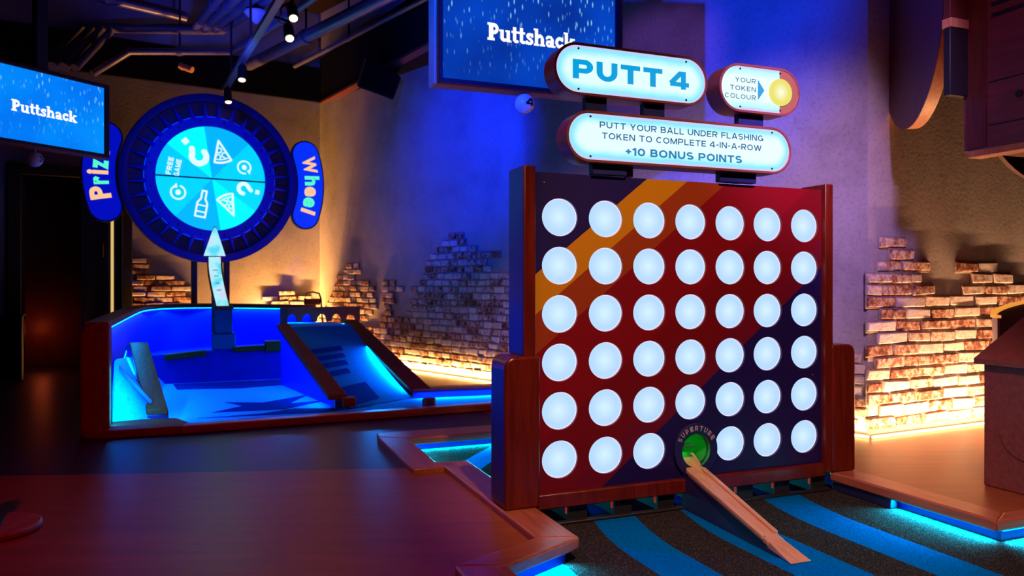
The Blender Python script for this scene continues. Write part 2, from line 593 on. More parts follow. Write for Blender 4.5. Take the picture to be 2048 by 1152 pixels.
M['riser_blue'] = plain('blue_riser', (0.0, 0.02, 0.42), 0.35, var=0.05)
M['wheel_blue'] = plain('cobalt_paint', (0.012, 0.028, 0.60), 0.4)
M['wheel_brown'] = plain('maroon_board', (0.10, 0.022, 0.018), 0.5, var=0.3, scale=14)
M['grey_panel'] = plain('grey_laminate', (0.22, 0.22, 0.30), 0.35)
M['ball_white'] = plain('white_gloss', (0.75, 0.72, 0.76), 0.15, var=0.02)
M['ink'] = plain('black_ink', (0.005, 0.005, 0.006), 0.4)
M['screw'] = plain('dark_screw', (0.06, 0.05, 0.06), 0.35, 0.8)
M['shade_white'] = plain('white_plastic', (0.6, 0.55, 0.62), 0.5)

# LED strips and lamps
M['led_warm'] = glow('warm_led', (1.0, 0.60, 0.20), 12)
M['led_cyan'] = glow('cyan_led', (0.0, 0.50, 1.0), 16)
M['led_tank'] = glow('tank_led', (0.0, 0.34, 1.0), 15)
M['led_green'] = glow('green_led', (0.02, 1.0, 0.12), 60)
M['led_red'] = glow('red_sensor', (1.0, 0.06, 0.02), 0.25)
M['lamp_warm'] = glow('warm_lamp', (1.0, 0.66, 0.22), 7)
M['led_orange'] = glow('orange_led', (1.0, 0.28, 0.03), 6)
M['token'] = lens('lit_token', srgb(216, 245, 255), srgb(186, 221, 255), 0.084)
M['token_rim'] = glow('lit_token_rim', srgb(238, 228, 255), 1.0)
M['yellow_disc'] = lens('yellow_token', srgb(255, 255, 222), srgb(236, 228, 100), 0.066)
M['sign_text'] = glow('backlit_cyan_text', srgb(0, 160, 222), 1.0)
M['sign_text_dark'] = glow('backlit_blue_text', srgb(18, 86, 140), 1.0)
M['sign_text_mid'] = glow('backlit_mid_text', srgb(10, 130, 185), 1.0)
M['sign_text_teal'] = glow('backlit_teal_text', srgb(30, 100, 125), 1.0)
M['screen_white'] = glow('screen_white', (1, 1, 1), 1.0)
M['icon_white'] = glow('icon_white', srgb(225, 250, 255), 1.0)
M['green_plastic'] = plain('green_tube', (0.03, 0.24, 0.07), 0.3)
M['grey_text'] = plain('grey_vinyl', (0.45, 0.40, 0.42), 0.5)
M['ring_blue'] = plain('dark_cobalt_paint', (0.005, 0.010, 0.30), 0.4)
M['name_blue'] = glow('name_panel_blue', srgb(0, 12, 205), 0.85)
M['name_blue2'] = glow('name_panel_royal', srgb(0, 46, 250), 1.0)
M['name_mint'] = glow('letter_mint', srgb(90, 250, 205), 1.0)
M['name_peach'] = glow('letter_peach', srgb(255, 200, 150), 1.0)


def sign_face(name, hx, hz, core, rim):
    """Opal acrylic lit by LEDs inside: dimmer cyan towards the rim of the box."""
    m, t, b = nt(name)
    tc = node(t, 'ShaderNodeTexCoord'); sp = node(t, 'ShaderNodeSeparateXYZ')
    t.links.new(tc.outputs['Object'], sp.inputs[0])
    ax = node(t, 'ShaderNodeMath', operation='ABSOLUTE'); t.links.new(sp.outputs['X'], ax.inputs[0])
    sb = node(t, 'ShaderNodeMath', operation='SUBTRACT'); sb.inputs[1].default_value = hx - hz; t.links.new(ax.outputs[0], sb.inputs[0])
    mx = node(t, 'ShaderNodeMath', operation='MAXIMUM'); mx.inputs[1].default_value = 0; t.links.new(sb.outputs[0], mx.inputs[0])
    cb = node(t, 'ShaderNodeCombineXYZ'); t.links.new(mx.outputs[0], cb.inputs[0]); t.links.new(sp.outputs['Z'], cb.inputs[1])
    ln = node(t, 'ShaderNodeVectorMath', operation='LENGTH'); t.links.new(cb.outputs[0], ln.inputs[0])
    d = node(t, 'ShaderNodeMath', operation='DIVIDE'); d.inputs[1].default_value = hz; t.links.new(ln.outputs['Value'], d.inputs[0])
    nz = node(t, 'ShaderNodeTexNoise'); nz.inputs['Scale'].default_value = 9; t.links.new(tc.outputs['Object'], nz.inputs['Vector'])
    ma = node(t, 'ShaderNodeMath', operation='MULTIPLY_ADD'); ma.inputs[1].default_value = 0.22; ma.inputs[2].default_value = -0.11
    t.links.new(nz.outputs['Fac'], ma.inputs[0])
    ad = node(t, 'ShaderNodeMath', operation='ADD'); t.links.new(d.outputs[0], ad.inputs[0]); t.links.new(ma.outputs[0], ad.inputs[1])
    r = ramp(t, [(0.0, core), (0.50, core), (0.84, rim), (0.93, srgb(178, 210, 255)), (1.0, srgb(205, 190, 245))])
    t.links.new(ad.outputs[0], r.inputs['Fac']); t.links.new(r.outputs['Color'], b.inputs['Emission Color'])
    b.inputs['Emission Strength'].default_value = 1.05
    b.inputs['Base Color'].default_value = (0.04, 0.04, 0.04, 1)
    return m


def screen_mat(name, dark, light, streak_rot):
    m, t, b = nt(name)
    tc = node(t, 'ShaderNodeTexCoord')
    mp = node(t, 'ShaderNodeMapping'); mp.inputs['Rotation'].default_value = (0, streak_rot, 0); mp.inputs['Scale'].default_value = (60, 1, 17)
    t.links.new(tc.outputs['Object'], mp.inputs['Vector'])
    vo = node(t, 'ShaderNodeTexVoronoi'); vo.inputs['Scale'].default_value = 0.8
    t.links.new(mp.outputs['Vector'], vo.inputs['Vector'])
    r1 = ramp(t, [(0.0, (1, 1, 1)), (0.16, (.6, .6, .6)), (0.30, (0, 0, 0))]); t.links.new(vo.outputs['Distance'], r1.inputs['Fac'])
    nz = node(t, 'ShaderNodeTexNoise'); nz.inputs['Scale'].default_value = 5; t.links.new(tc.outputs['Object'], nz.inputs['Vector'])
    sp = node(t, 'ShaderNodeSeparateXYZ'); t.links.new(tc.outputs['Object'], sp.inputs[0])
    mr = node(t, 'ShaderNodeMapRange'); mr.inputs[1].default_value = 0.02; mr.inputs[2].default_value = 0.42; t.links.new(sp.outputs['Z'], mr.inputs[0])
    r2 = ramp(t, [(0.36, (0, 0, 0)), (0.55, (1, 1, 1))]); t.links.new(nz.outputs['Fac'], r2.inputs['Fac'])
    m1 = node(t, 'ShaderNodeMath', operation='MULTIPLY'); t.links.new(r1.outputs['Color'], m1.inputs[0]); t.links.new(r2.outputs['Color'], m1.inputs[1])
    m2 = node(t, 'ShaderNodeMath', operation='MULTIPLY'); t.links.new(m1.outputs[0], m2.inputs[0]); t.links.new(mr.outputs[0], m2.inputs[1])
    nz2 = node(t, 'ShaderNodeTexNoise'); nz2.inputs['Scale'].default_value = 1.6; t.links.new(tc.outputs['Object'], nz2.inputs['Vector'])
    r3 = ramp(t, [(0.35, dark), (0.65, light)]); t.links.new(nz2.outputs['Fac'], r3.inputs['Fac'])
    mix = node(t, 'ShaderNodeMix', data_type='RGBA'); t.links.new(m2.outputs[0], mix.inputs['Factor'])
    t.links.new(r3.outputs['Color'], mix.inputs[6]); mix.inputs[7].default_value = (*srgb(150, 225, 255), 1)
    t.links.new(mix.outputs[2], b.inputs['Emission Color']); b.inputs['Emission Strength'].default_value = 1.0
    b.inputs['Base Color'].default_value = (0.004, 0.004, 0.005, 1); b.inputs['Roughness'].default_value = 0.6; b.inputs['Specular IOR Level'].default_value = 0.1
    return m


M['screen_r'] = screen_mat('screen_deep_blue', srgb(6, 44, 140), srgb(4, 72, 200), 0.35)
M['screen_l'] = screen_mat('screen_bright_blue', srgb(0, 112, 245), srgb(0, 145, 255), 0.35)


def plaster():
    m, t, b = nt('polished_plaster')
    tc = node(t, 'ShaderNodeTexCoord')
    n1 = node(t, 'ShaderNodeTexNoise'); n1.inputs['Scale'].default_value = 2.2; n1.inputs['Detail'].default_value = 8; n1.inputs['Roughness'].default_value = 0.65
    n2 = node(t, 'ShaderNodeTexNoise'); n2.inputs['Scale'].default_value = 38; n2.inputs['Detail'].default_value = 6
    for n in (n1, n2): t.links.new(tc.outputs['Object'], n.inputs['Vector'])
    r = ramp(t, [(0.3, (0.30, 0.27, 0.25)), (0.5, (0.40, 0.37, 0.345)), (0.75, (0.47, 0.44, 0.42))])
    r2 = ramp(t, [(0.28, (0.72, 0.72, 0.72)), (0.5, (1, 1, 1))])
    t.links.new(n1.outputs['Fac'], r.inputs['Fac']); t.links.new(n2.outputs['Fac'], r2.inputs['Fac'])
    mx = node(t, 'ShaderNodeMix', data_type='RGBA', blend_type='MULTIPLY'); mx.inputs['Factor'].default_value = 0.8
    t.links.new(r.outputs['Color'], mx.inputs[6]); t.links.new(r2.outputs['Color'], mx.inputs[7])
    t.links.new(mx.outputs[2], b.inputs['Base Color'])
    b.inputs['Roughness'].default_value = 0.75
    bp = node(t, 'ShaderNodeBump'); bp.inputs['Strength'].default_value = 0.15; bp.inputs['Distance'].default_value = 0.01
    t.links.new(n2.outputs['Fac'], bp.inputs['Height']); t.links.new(bp.outputs['Normal'], b.inputs['Normal'])
    return m


M['plaster'] = plaster()


def brick_mat():
    m, t, b = nt('limewashed_brick')
    tc = node(t, 'ShaderNodeTexCoord'); at = node(t, 'ShaderNodeAttribute', attribute_name='tone')
    nz = node(t, 'ShaderNodeTexNoise'); nz.inputs['Scale'].default_value = 22; nz.inputs['Detail'].default_value = 8; nz.inputs['Roughness'].default_value = 0.7
    t.links.new(tc.outputs['Object'], nz.inputs['Vector'])
    ad = node(t, 'ShaderNodeMath', operation='MULTIPLY_ADD'); ad.inputs[1].default_value = 0.36
    t.links.new(at.outputs['Fac'], ad.inputs[0]); t.links.new(nz.outputs['Fac'], ad.inputs[2])
    r = ramp(t, [(0.43, (0.10, 0.028, 0.016)), (0.53, (0.36, 0.12, 0.055)), (0.61, (0.54, 0.42, 0.34)), (0.77, (0.74, 0.66, 0.59))])
    t.links.new(ad.outputs[0], r.inputs['Fac']); t.links.new(r.outputs['Color'], b.inputs['Base Color'])
    b.inputs['Roughness'].default_value = 0.85
    bp = node(t, 'ShaderNodeBump'); bp.inputs['Strength'].default_value = 0.8; bp.inputs['Distance'].default_value = 0.015
    t.links.new(nz.outputs['Fac'], bp.inputs['Height']); t.links.new(bp.outputs['Normal'], b.inputs['Normal'])
    return m


M['brick'] = brick_mat()
M['mortar'] = plain('grey_mortar', (0.30, 0.25, 0.20), 0.9, var=0.3, scale=30, bump=0.4)


def floor_mat():
    m, t, b = nt('venue_floor')
    tc = node(t, 'ShaderNodeTexCoord'); sp = node(t, 'ShaderNodeSeparateXYZ'); t.links.new(tc.outputs['Object'], sp.inputs[0])
    mp = node(t, 'ShaderNodeMapping'); mp.inputs['Rotation'].default_value = (0, 0, -TH); mp.inputs['Scale'].default_value = (0.8, 7, 1)
    t.links.new(tc.outputs['Object'], mp.inputs['Vector'])
    nz = node(t, 'ShaderNodeTexNoise'); nz.inputs['Scale'].default_value = 2.2; nz.inputs['Detail'].default_value = 6; nz.inputs['Distortion'].default_value = 0.8
    t.links.new(mp.outputs['Vector'], nz.inputs['Vector'])
    r = ramp(t, [(0.3, (0.20, 0.054, 0.020)), (0.7, (0.29, 0.084, 0.031))])
    t.links.new(nz.outputs['Fac'], r.inputs['Fac'])
    # slate sheet beyond the seam that runs across the left half
    seam = node(t, 'ShaderNodeMath', operation='MULTIPLY_ADD'); seam.inputs[1].default_value = -0.0806; t.links.new(sp.outputs['X'], seam.inputs[0]); t.links.new(sp.outputs['Y'], seam.inputs[2])
    g = node(t, 'ShaderNodeMath', operation='GREATER_THAN'); g.inputs[1].default_value = 4.164; t.links.new(seam.outputs[0], g.inputs[0])
    gx = node(t, 'ShaderNodeMath', operation='MULTIPLY_ADD'); gx.inputs[1].default_value = 0.40; t.links.new(sp.outputs['Y'], gx.inputs[0]); t.links.new(sp.outputs['X'], gx.inputs[2])
    l = node(t, 'ShaderNodeMath', operation='LESS_THAN'); l.inputs[1].default_value = 2.15; t.links.new(gx.outputs[0], l.inputs[0])
    mu = node(t, 'ShaderNodeMath', operation='MULTIPLY'); t.links.new(g.outputs[0], mu.inputs[0]); t.links.new(l.outputs[0], mu.inputs[1])
    nz2 = node(t, 'ShaderNodeTexNoise'); nz2.inputs['Scale'].default_value = 60; t.links.new(tc.outputs['Object'], nz2.inputs['Vector'])
    r2 = ramp(t, [(0.3, (0.024, 0.011, 0.032)), (0.7, (0.038, 0.018, 0.050))]); t.links.new(nz2.outputs['Fac'], r2.inputs['Fac'])
    mx = node(t, 'ShaderNodeMix', data_type='RGBA'); t.links.new(mu.outputs[0], mx.inputs['Factor'])
    t.links.new(r.outputs['Color'], mx.inputs[6]); t.links.new(r2.outputs['Color'], mx.inputs[7])
    t.links.new(mx.outputs[2], b.inputs['Base Color'])
    b.inputs['Roughness'].default_value = 0.36; b.inputs['Specular IOR Level'].default_value = 0.2
    bp = node(t, 'ShaderNodeBump'); bp.inputs['Strength'].default_value = 0.05; bp.inputs['Distance'].default_value = 0.01
    t.links.new(nz.outputs['Fac'], bp.inputs['Height']); t.links.new(bp.outputs['Normal'], b.inputs['Normal'])
    return m


M['floor'] = floor_mat()


def turf_mat():
    m, t, b = nt('striped_turf')
    tc = node(t, 'ShaderNodeTexCoord'); sp = node(t, 'ShaderNodeSeparateXYZ'); t.links.new(tc.outputs['Object'], sp.inputs[0])
    # stripes bend sideways beyond y = -0.4
    a = node(t, 'ShaderNodeMath', operation='ADD'); a.inputs[1].default_value = 0.45; t.links.new(sp.outputs['Y'], a.inputs[0])
    mxn = node(t, 'ShaderNodeMath', operation='MAXIMUM'); mxn.inputs[1].default_value = 0.0; t.links.new(a.outputs[0], mxn.inputs[0])
    pw = node(t, 'ShaderNodeMath', operation='POWER'); pw.inputs[1].default_value = 1.8; t.links.new(mxn.outputs[0], pw.inputs[0])
    sh = node(t, 'ShaderNodeMath', operation='MULTIPLY_ADD'); sh.inputs[1].default_value = -0.30; t.links.new(pw.outputs[0], sh.inputs[0]); t.links.new(sp.outputs['X'], sh.inputs[2])
    mr = node(t, 'ShaderNodeMapRange'); mr.inputs[1].default_value = -1.0; mr.inputs[2].default_value = 2.0; t.links.new(sh.outputs[0], mr.inputs[0])
    P = lambda x: (x + 1) / 3
    K, Bl = (0, 0, 0), (1, 1, 1)
    r = ramp(t, [(0, K), (P(-.60), Bl), (P(-.38), K), (P(-.12), Bl), (P(.07), K), (P(.352), Bl), (P(.570), K), (P(.812), Bl), (P(1.075), K), (P(1.295), Bl), (P(1.510), K)], 'CONSTANT')
    t.links.new(mr.outputs[0], r.inputs['Fac'])
    nz = node(t, 'ShaderNodeTexNoise'); nz.inputs['Scale'].default_value = 240; nz.inputs['Detail'].default_value = 3; t.links.new(tc.outputs['Object'], nz.inputs['Vector'])
    rb = ramp(t, [(0.35, (0.0, 0.095, 0.34)), (0.65, (0.0, 0.18, 0.64))]); rk = ramp(t, [(0.35, (0.008, 0.010, 0.012)), (0.60, (0.035, 0.034, 0.036)), (0.72, (0.16, 0.14, 0.12))])
    t.links.new(nz.outputs['Fac'], rb.inputs['Fac']); t.links.new(nz.outputs['Fac'], rk.inputs['Fac'])
    mx = node(t, 'ShaderNodeMix', data_type='RGBA'); t.links.new(r.outputs['Color'], mx.inputs['Factor'])
    t.links.new(rk.outputs['Color'], mx.inputs[6]); t.links.new(rb.outputs['Color'], mx.inputs[7])
    t.links.new(mx.outputs[2], b.inputs['Base Color'])
    b.inputs['Roughness'].default_value = 1.0; b.inputs['Specular IOR Level'].default_value = 0.0
    bp = node(t, 'ShaderNodeBump'); bp.inputs['Strength'].default_value = 0.6; bp.inputs['Distance'].default_value = 0.006
    t.links.new(nz.outputs['Fac'], bp.inputs['Height']); t.links.new(bp.outputs['Normal'], b.inputs['Normal'])
    return m


M['turf'] = turf_mat()


def panel_mat():
    m, t, b = nt('retro_stripes')
    tc = node(t, 'ShaderNodeTexCoord'); sp = node(t, 'ShaderNodeSeparateXYZ'); t.links.new(tc.outputs['Object'], sp.inputs[0])
    v = node(t, 'ShaderNodeMath', operation='MULTIPLY_ADD'); v.inputs[1].default_value = -0.79; t.links.new(sp.outputs['X'], v.inputs[0]); t.links.new(sp.outputs['Z'], v.inputs[2])
    mr = node(t, 'ShaderNodeMapRange'); mr.inputs[1].default_value = -1.5; mr.inputs[2].default_value = 1.5; t.links.new(v.outputs[0], mr.inputs[0])
    P = lambda c: (c + 1.5) / 3
    navy = (0.010, 0.004, 0.085)
    r = ramp(t, [(0, navy), (P(-.308), (0.13, 0.002, 0.016)), (P(-.165), (0.15, 0.001, 0.005)), (P(.152), (0.19, 0.001, 0.006)),
                 (P(.56), (0.27, 0.038, 0.005)), (P(.733), (0.50, 0.22, 0.002)), (P(.909), navy)], 'CONSTANT')
    t.links.new(mr.outputs[0], r.inputs['Fac']); t.links.new(r.outputs['Color'], b.inputs['Base Color'])
    b.inputs['Roughness'].default_value = 0.42
    return m


M['panel'] = panel_mat()

# ------------------------------------------------------------------ the setting
PIT = [(-0.32, -2.2), (-0.32, -0.55), (0.07, -0.39), (0.07, 0.90), (-0.095, 0.90), (-0.095, 1.765), (1.88, 1.765), (1.88, -0.84), (3.6, -0.84), (3.6, -2.2)]
pit_w = [tuple(FB.w(*p)[:2]) for p in PIT]
mb = MB()
mb.prism([(-9, -2.5), (7, -2.5), (7, 13), (-9, 13)], 'z', -0.03, 0.0, holes=[pit_w])
floor = tag(mb.build('floor', M['floor'], smooth=0), kind='structure')

tu = MB()
tu.prism([(-0.6, -2.3), (3.7, -2.3), (3.7, 1.9), (-0.6, 1.9)], 'z', -0.11, -0.065)
turf = tu.build('putting_green', M['turf'], fr=FB, smooth=0)
tag(turf, 'sunken blue and black striped turf green around the large token game board', 'putting green')


def inside(p, poly):
    x, y = p; c = False
    for i in range(len(poly)):
        x1, y1 = poly[i]; x2, y2 = poly[i - 1]
        if (y1 > y) != (y2 > y) and x < (x2 - x1) * (y - y1) / (y2 - y1) + x1: c = not c
    return c


def bricks(parent, polys, L, H, s0, s1, zmax, seed, depth=0.03, jog=0.5):
    """Limewashed bricks laid on the wall inside the given outlines (s along the wall, z up)."""
    r = random.Random(seed)
    mb = MB()
    row = 0
    z = 0.045
    while z < zmax:
        s = s0 - (row % 2) * L * jog - r.random() * 0.02
        while s < s1:
            ln = L * (0.86 + 0.28 * r.random())
            cs, cz = s + ln / 2, z + H / 2
            if s + ln > s0 and s < s1 and any(inside((cs, cz), p) for p in polys):
                a, b_ = max(s, s0) + .005, min(s + ln, s1) - .005
                if b_ - a > 0.03:
                    dp = depth * (0.75 + 0.5 * r.random())
                    j = lambda q=0.006: (r.random() - .5) * 2 * q
                    lo, hi = z + .006, z + H - .006
                    vs = [(a + j(), 0.004, lo + j()), (b_ + j(), 0.004, lo + j()), (b_ + j(), 0.004, hi + j()), (a + j(), 0.004, hi + j())]
                    fr_ = [(v[0] + (.004 if i in (0, 3) else -.004), -dp + j(.004), v[2] + (.003 if i < 2 else -.003)) for i, v in enumerate(vs)]
                    mb.add(vs + fr_, [(0, 1, 2, 3), (4, 5, 6, 7), (0, 1, 5, 4), (1, 2, 6, 5), (2, 3, 7, 6), (3, 0, 4, 7)], 0, 0.02 + r.random() * r.choice((0.35, 0.8, 1.0)))
                    mb.box(max(a - .004, s0), min(b_ + .004, s1), -dp * 0.45, 0.004, z - .003, z + H + .003, 1)
            s += ln
        z += H; row += 1
    return mb.build('brick_cladding', [M['brick'], M['mortar']], parent, bevel=0.007, seg=2)


def led_line(parent, pts, r, mat, name='led_strip'):
    return MB().tube(pts, r, 6).build(name, mat, parent)


# long wall lit blue, from the back corner to the outer corner right of the board
wall_b = tag(MB().box(0, LBL, 0, 0.15, 0, 4.6).build('wall_back', M['plaster'], fr=FBL, smooth=0), kind='structure')
PA = [(0.767, 1.24), (0.957, 1.237), (0.957, 1.162), (1.119, 1.16), (1.119, 1.098), (0.933, 1.087), (0.933, 1.025), (1.175, 1.006), (1.175, 0.945), (1.364, 0.946), (1.364, 0.722), (1.287, 0.703), (1.232, 0.549), (1.119, 0.514), (1.027, 0.467), (0.957, 0.414), (0.767, 0.28), (0.003, 0.238), (0.07, 0.587), (0.229, 0.678), (0.268, 0.777), (0.37, 0.876), (0.459, 0.974), (0.522, 1.071), (0.682, 1.134)]
PB = [(1.58, 1.036), (1.737, 1.035), (1.737, 0.959), (1.97, 0.96), (1.97, 0.879), (1.737, 0.877), (1.737, 0.801), (1.819, 0.791), (1.819, 0.744), (1.747, 0.731), (1.819, 0.57), (1.819, 0.482), (1.452, 0.467), (1.473, 0.557), (1.559, 0.739), (1.505, 0.767), (1.58, 0.858)]
PM = [(0.0, 0.0), (0.0, 0.22), (0.767, 0.406), (1.061, 0.45), (1.716, 0.496), (1.87, 0.572), (1.99, 0.662), (2.127, 0.779), (2.213, 0.854), (2.146, 0.921), (2.213, 1.034), (2.354, 1.145), (2.336, 1.228), (2.447, 1.298), (2.627, 1.369), (2.759, 1.461), (2.845, 1.538), (2.954, 1.532), (3.07, 1.448), (3.07, 1.37), (3.295, 1.352), (3.295, 1.311), (3.585, 1.303), (3.585, 1.253), (3.488, 1.231), (3.488, 1.155), (3.6, 1.129), (3.746, 1.078), (4.2, 0.95), (4.6, 0.6), (5.2, 0.45), (6.2, 0.5), (6.8, 0.51), (LBL, 0.51), (LBL, 0)]
bricks(wall_b, [PA, PB, PM], 0.142, 0.0708, 0.0, LBL, 1.6, 11, 0.024)
led_line(wall_b, [(0.05, -0.06, 0.012), (LBL + 0.03, -0.06, 0.012)], 0.009, M['led_warm'])
led_light('warm_strip_throw', FBL.w(0.10, -0.10, 0.03), FBL.w(1.3, -0.10, 0.03), FBL.e * .8 + Vector((0, 0, 1)), (1.0, 0.40, 0.10), 40, spread=120)
led_light('warm_strip_throw', FBL.w(1.3, -0.075, 0.03), FBL.w(LBL, -0.075, 0.03), FBL.e * 1.2 + Vector((0, 0, 1)), WARM, 17, spread=88)

# right brick wall
wall_r = tag(MB().box(0, 4.2, 0, 0.15, 0, 4.6).build('wall_right', M['plaster'], fr=FR, smooth=0), kind='structure')
PR = [(-0.03, 0), (-0.03, 1.068), (0.194, 1.068), (0.194, 1.0), (0.30, 1.0), (0.30, 1.07), (0.07, 1.145), (0.07, 1.315), (0.32, 1.322), (0.32, 1.243), (0.449, 1.235), (0.449, 1.165), (0.581, 1.152), (0.581, 1.078), (0.456, 1.062), (0.456, 0.996), (0.593, 0.986), (0.593, 0.907), (0.716, 0.902), (0.866, 0.913), (0.866, 0.981), (0.984, 0.996), (0.984, 1.073), (0.866, 1.08), (0.866, 1.148), (1.389, 1.146), (1.389, 1.075), (1.517, 1.06), (1.517, 0.988), (1.648, 0.98), (1.648, 0.899), (1.821, 0.873), (2.6, 0.7), (2.6, 0)]
bricks(wall_r, [PR], 0.262, 0.079, -0.03, 2.6, 1.4, 5, 0.024)
led_line(wall_r, [(-0.03, -0.06, 0.012), (3.0, -0.06, 0.012)], 0.009, M['led_warm'])
led_light('warm_strip_throw', FR.w(-0.03, -0.17, 0.03), FR.w(3.0, -0.17, 0.03), FR.e * .25 + Vector((0, 0, 1)), (1.0, 0.48, 0.23), 32)

# left back wall with its doorway
wl = MB()
DX0, DX1, DZ = -3.36, -2.36, 2.20
wl.box(-6.5, DX0, 0, 0.15, 0, 4.6); wl.box(DX1, 0.15, 0, 0.15, 0, 4.6); wl.box(DX0, DX1, 0, 0.15, DZ, 4.6)
wall_l = tag(wl.build('wall_left', M['plaster'], fr=FL, smooth=0), kind='structure')
bricks(wall_l, [[(-2.33, 0), (-2.33, 1.28), (-2.17, 1.28), (-2.17, 1.21), (-2.02, 1.19), (-2.02, 1.13), (-1.80, 1.16), (-1.80, 1.08), (-1.74, 1.02), (-1.68, 0.97), (-1.62, 0.85), (-1.8, 0)],
                [(-0.66, 0.5), (-0.66, 0.83), (-0.58, 0.83), (-0.58, 0.93), (-0.32, 0.94), (-0.32, 0.86), (-0.17, 0.84), (-0.17, 0.5)]], 0.215, 0.066, -2.33, 0.0, 1.4, 3, 0.028)
led_line(wall_l, [(-2.2, -0.06, 0.012), (-0.03, -0.06, 0.012)], 0.009, M['led_warm'])
led_light('warm_strip_throw', FL.w(-2.2, -0.14, 0.03), FL.w(-0.75, -0.14, 0.03), FL.e * .55 + Vector((0, 0, 1)), (1.0, 0.40, 0.10), 30, spread=125)
led_light('warm_strip_throw', FL.w(-0.75, -0.14, 0.03), FL.w(-0.12, -0.14, 0.03), FL.e * .55 + Vector((0, 0, 1)), (1.0, 0.42, 0.11), 190, spread=110)

dr = MB()
dr.box(DX0 - .12, DX0, -0.05, 0.2, 0, DZ + .10); dr.box(DX1, DX1 + .10, -0.05, 0.2, 0, DZ + .10); dr.box(DX0 - .12, DX1 + .10, -0.05, 0.2, DZ, DZ + .12)
door = tag(dr.build('door_1', M['black'], fr=FL, bevel=0.006), kind='structure')
MB().box(DX0, DX1 - .38, 0.85, 0.90, 0, DZ).build('inner_panel', M['dark_wood'], door)
MB().box(DX0 - .0, DX0 + .03, 0.15, 0.9, 0, DZ).build('left_reveal', M['black'], door)
MB().box(DX1 - .38, DX1, 0.10, 0.15, 0, DZ).build('door_leaf', M['black'], door, bevel=0.004)
MB().box(DX1 - .115, DX1 - .085, 0.085, 0.10, 0.05, DZ - .05).build('glow_edge', glow('door_edge_glow', (1.0, 0.66, 0.22), 0.75), door, bevel=0.003)  # brass door edge; its bright shine is put in as emission
h = MB(); h.tube([(DX1 - .20, 0.06, 1.30), (DX1 - .20, 0.06, 1.46)], 0.010, 8); h.tube([(DX1 - .20, 0.10, 1.31), (DX1 - .20, 0.06, 1.31)], 0.008, 8); h.tube([(DX1 - .20, 0.10, 1.45), (DX1 - .20, 0.06, 1.45)], 0.008, 8)
h.build('handle', M['brass'], door)
MB().box(DX0, DX1, 0.0, 0.9, DZ, DZ + .04).build('soffit', M['black'], door)
pl = bpy.data.lights.new('corridor_lamp', 'POINT'); pl.energy = 1.0; pl.color = (1, 0.12, 0.03); pl.shadow_soft_size = 0.06
plo = bpy.data.objects.new('corridor_lamp', pl); COL.objects.link(plo); plo.location = FL.w(DX0 + .20, 0.55, 0.45)

# ceiling, bulkheads
tag(MB().box(-9, 7, -2.5, 14, 4.6, 4.7).build('ceiling', M['ceiling'], smooth=0), kind='structure')
b1 = MB()
b1.box(-6.5, 0.3, -0.04, 0.6, 3.41, 3.86)
tag(b1.build('trim_1', M['bulkhead'], fr=FL, bevel=0.004), kind='structure')
FK = Frame(-2.57, 10.2, math.atan2(-2.54, 1.73))
b2 = MB(); b2.box(0, 7.6, 0.0, 0.5, 3.41, 4.0)
bk = tag(b2.build('trim_2', M['bulkhead'], fr=FK, bevel=0.004), kind='structure')
MB().box(0, 7.6, -0.012, 0.10, 3.395, 3.425).build('bottom_lip', M['dark_wood'], bk)


# ------------------------------------------------------------------ kerbs round the green
def kerb_board(parent, poly, mat, top=0.030, bot=-0.018):
    return MB().prism(poly, 'z', bot, top).build('kerb_board', mat, parent, bevel=0.009, seg=3)


kl = thing('wooden_kerb', 'stepped reddish wooden kerb along the green, left of the token game board', 'kerb', FB, (0.07, 0.0, 0.0))
kerb_board(kl, [(-0.010, 0.90), (0.148, 0.94), (0.148, -0.414), (-0.012, -0.352)], M['kerb_wood'])
kerb_board(kl, [(-0.012, -0.353), (0.148, -0.415), (-0.212, -0.583), (-0.385, -0.520)], M['kerb_cross'])
kerb_board(kl, [(-0.385, -0.521), (-0.212, -0.584), (-0.212, -1.9), (-0.385, -1.9)], M['kerb_wood'])
kerb_board(kl, [(-0.180, 0.862), (-0.180, 1.765), (-0.012, 1.645), (-0.022, 0.965), (0.147, 0.941), (-0.011, 0.862)], M['kerb_wood'])
kerb_board(kl, [(-0.180, 1.766), (-0.160, 1.882), (2.05, 1.882), (2.05, 1.646), (-0.012, 1.646)], M['kerb_cross'])
rs = MB()
rs.box(0.070, 0.082, -0.36, 0.92, -0.0645, -0.018); rs.box(-0.088, -0.076, 0.92, 1.76, -0.0645, -0.018)
rs.box(-0.088, 2.0, 1.735, 1.747, -0.0645, -0.018)
rs.hexa([(0.085, -0.392, -.0645), (0.093, -0.404, -.0645), (-0.305, -0.590, -.0645), (-0.312, -0.577, -.0645)], [(0.085, -0.392, -.018), (0.093, -0.404, -.018), (-0.305, -0.590, -.018), (-0.312, -0.577, -.018)])
rs.build('riser', M['riser_blue'], kl)
DOWN = Vector((0, 0, -1))
def kerb_led(parent, a, b, out, watt=24):
    led_line(parent, [(*a, -0.0205), (*b, -0.0205)], 0.002, M['led_cyan'])
    led_light('kerb_strip_throw', FB.w(*a, -0.0245), FB.w(*b, -0.0245), DOWN + (FB.d * out[0] + FB.e * out[1]) * 1.1, CYAN, watt, spread=110)
kerb_led(kl, (0.075, -0.415), (-0.275, -0.577), (.42, -.9))
kerb_led(kl, (-0.06, 1.727), (1.9, 1.727), (0, -1))
kerb_led(kl, (-0.068, 1.0), (-0.068, 1.68), (1, 0))

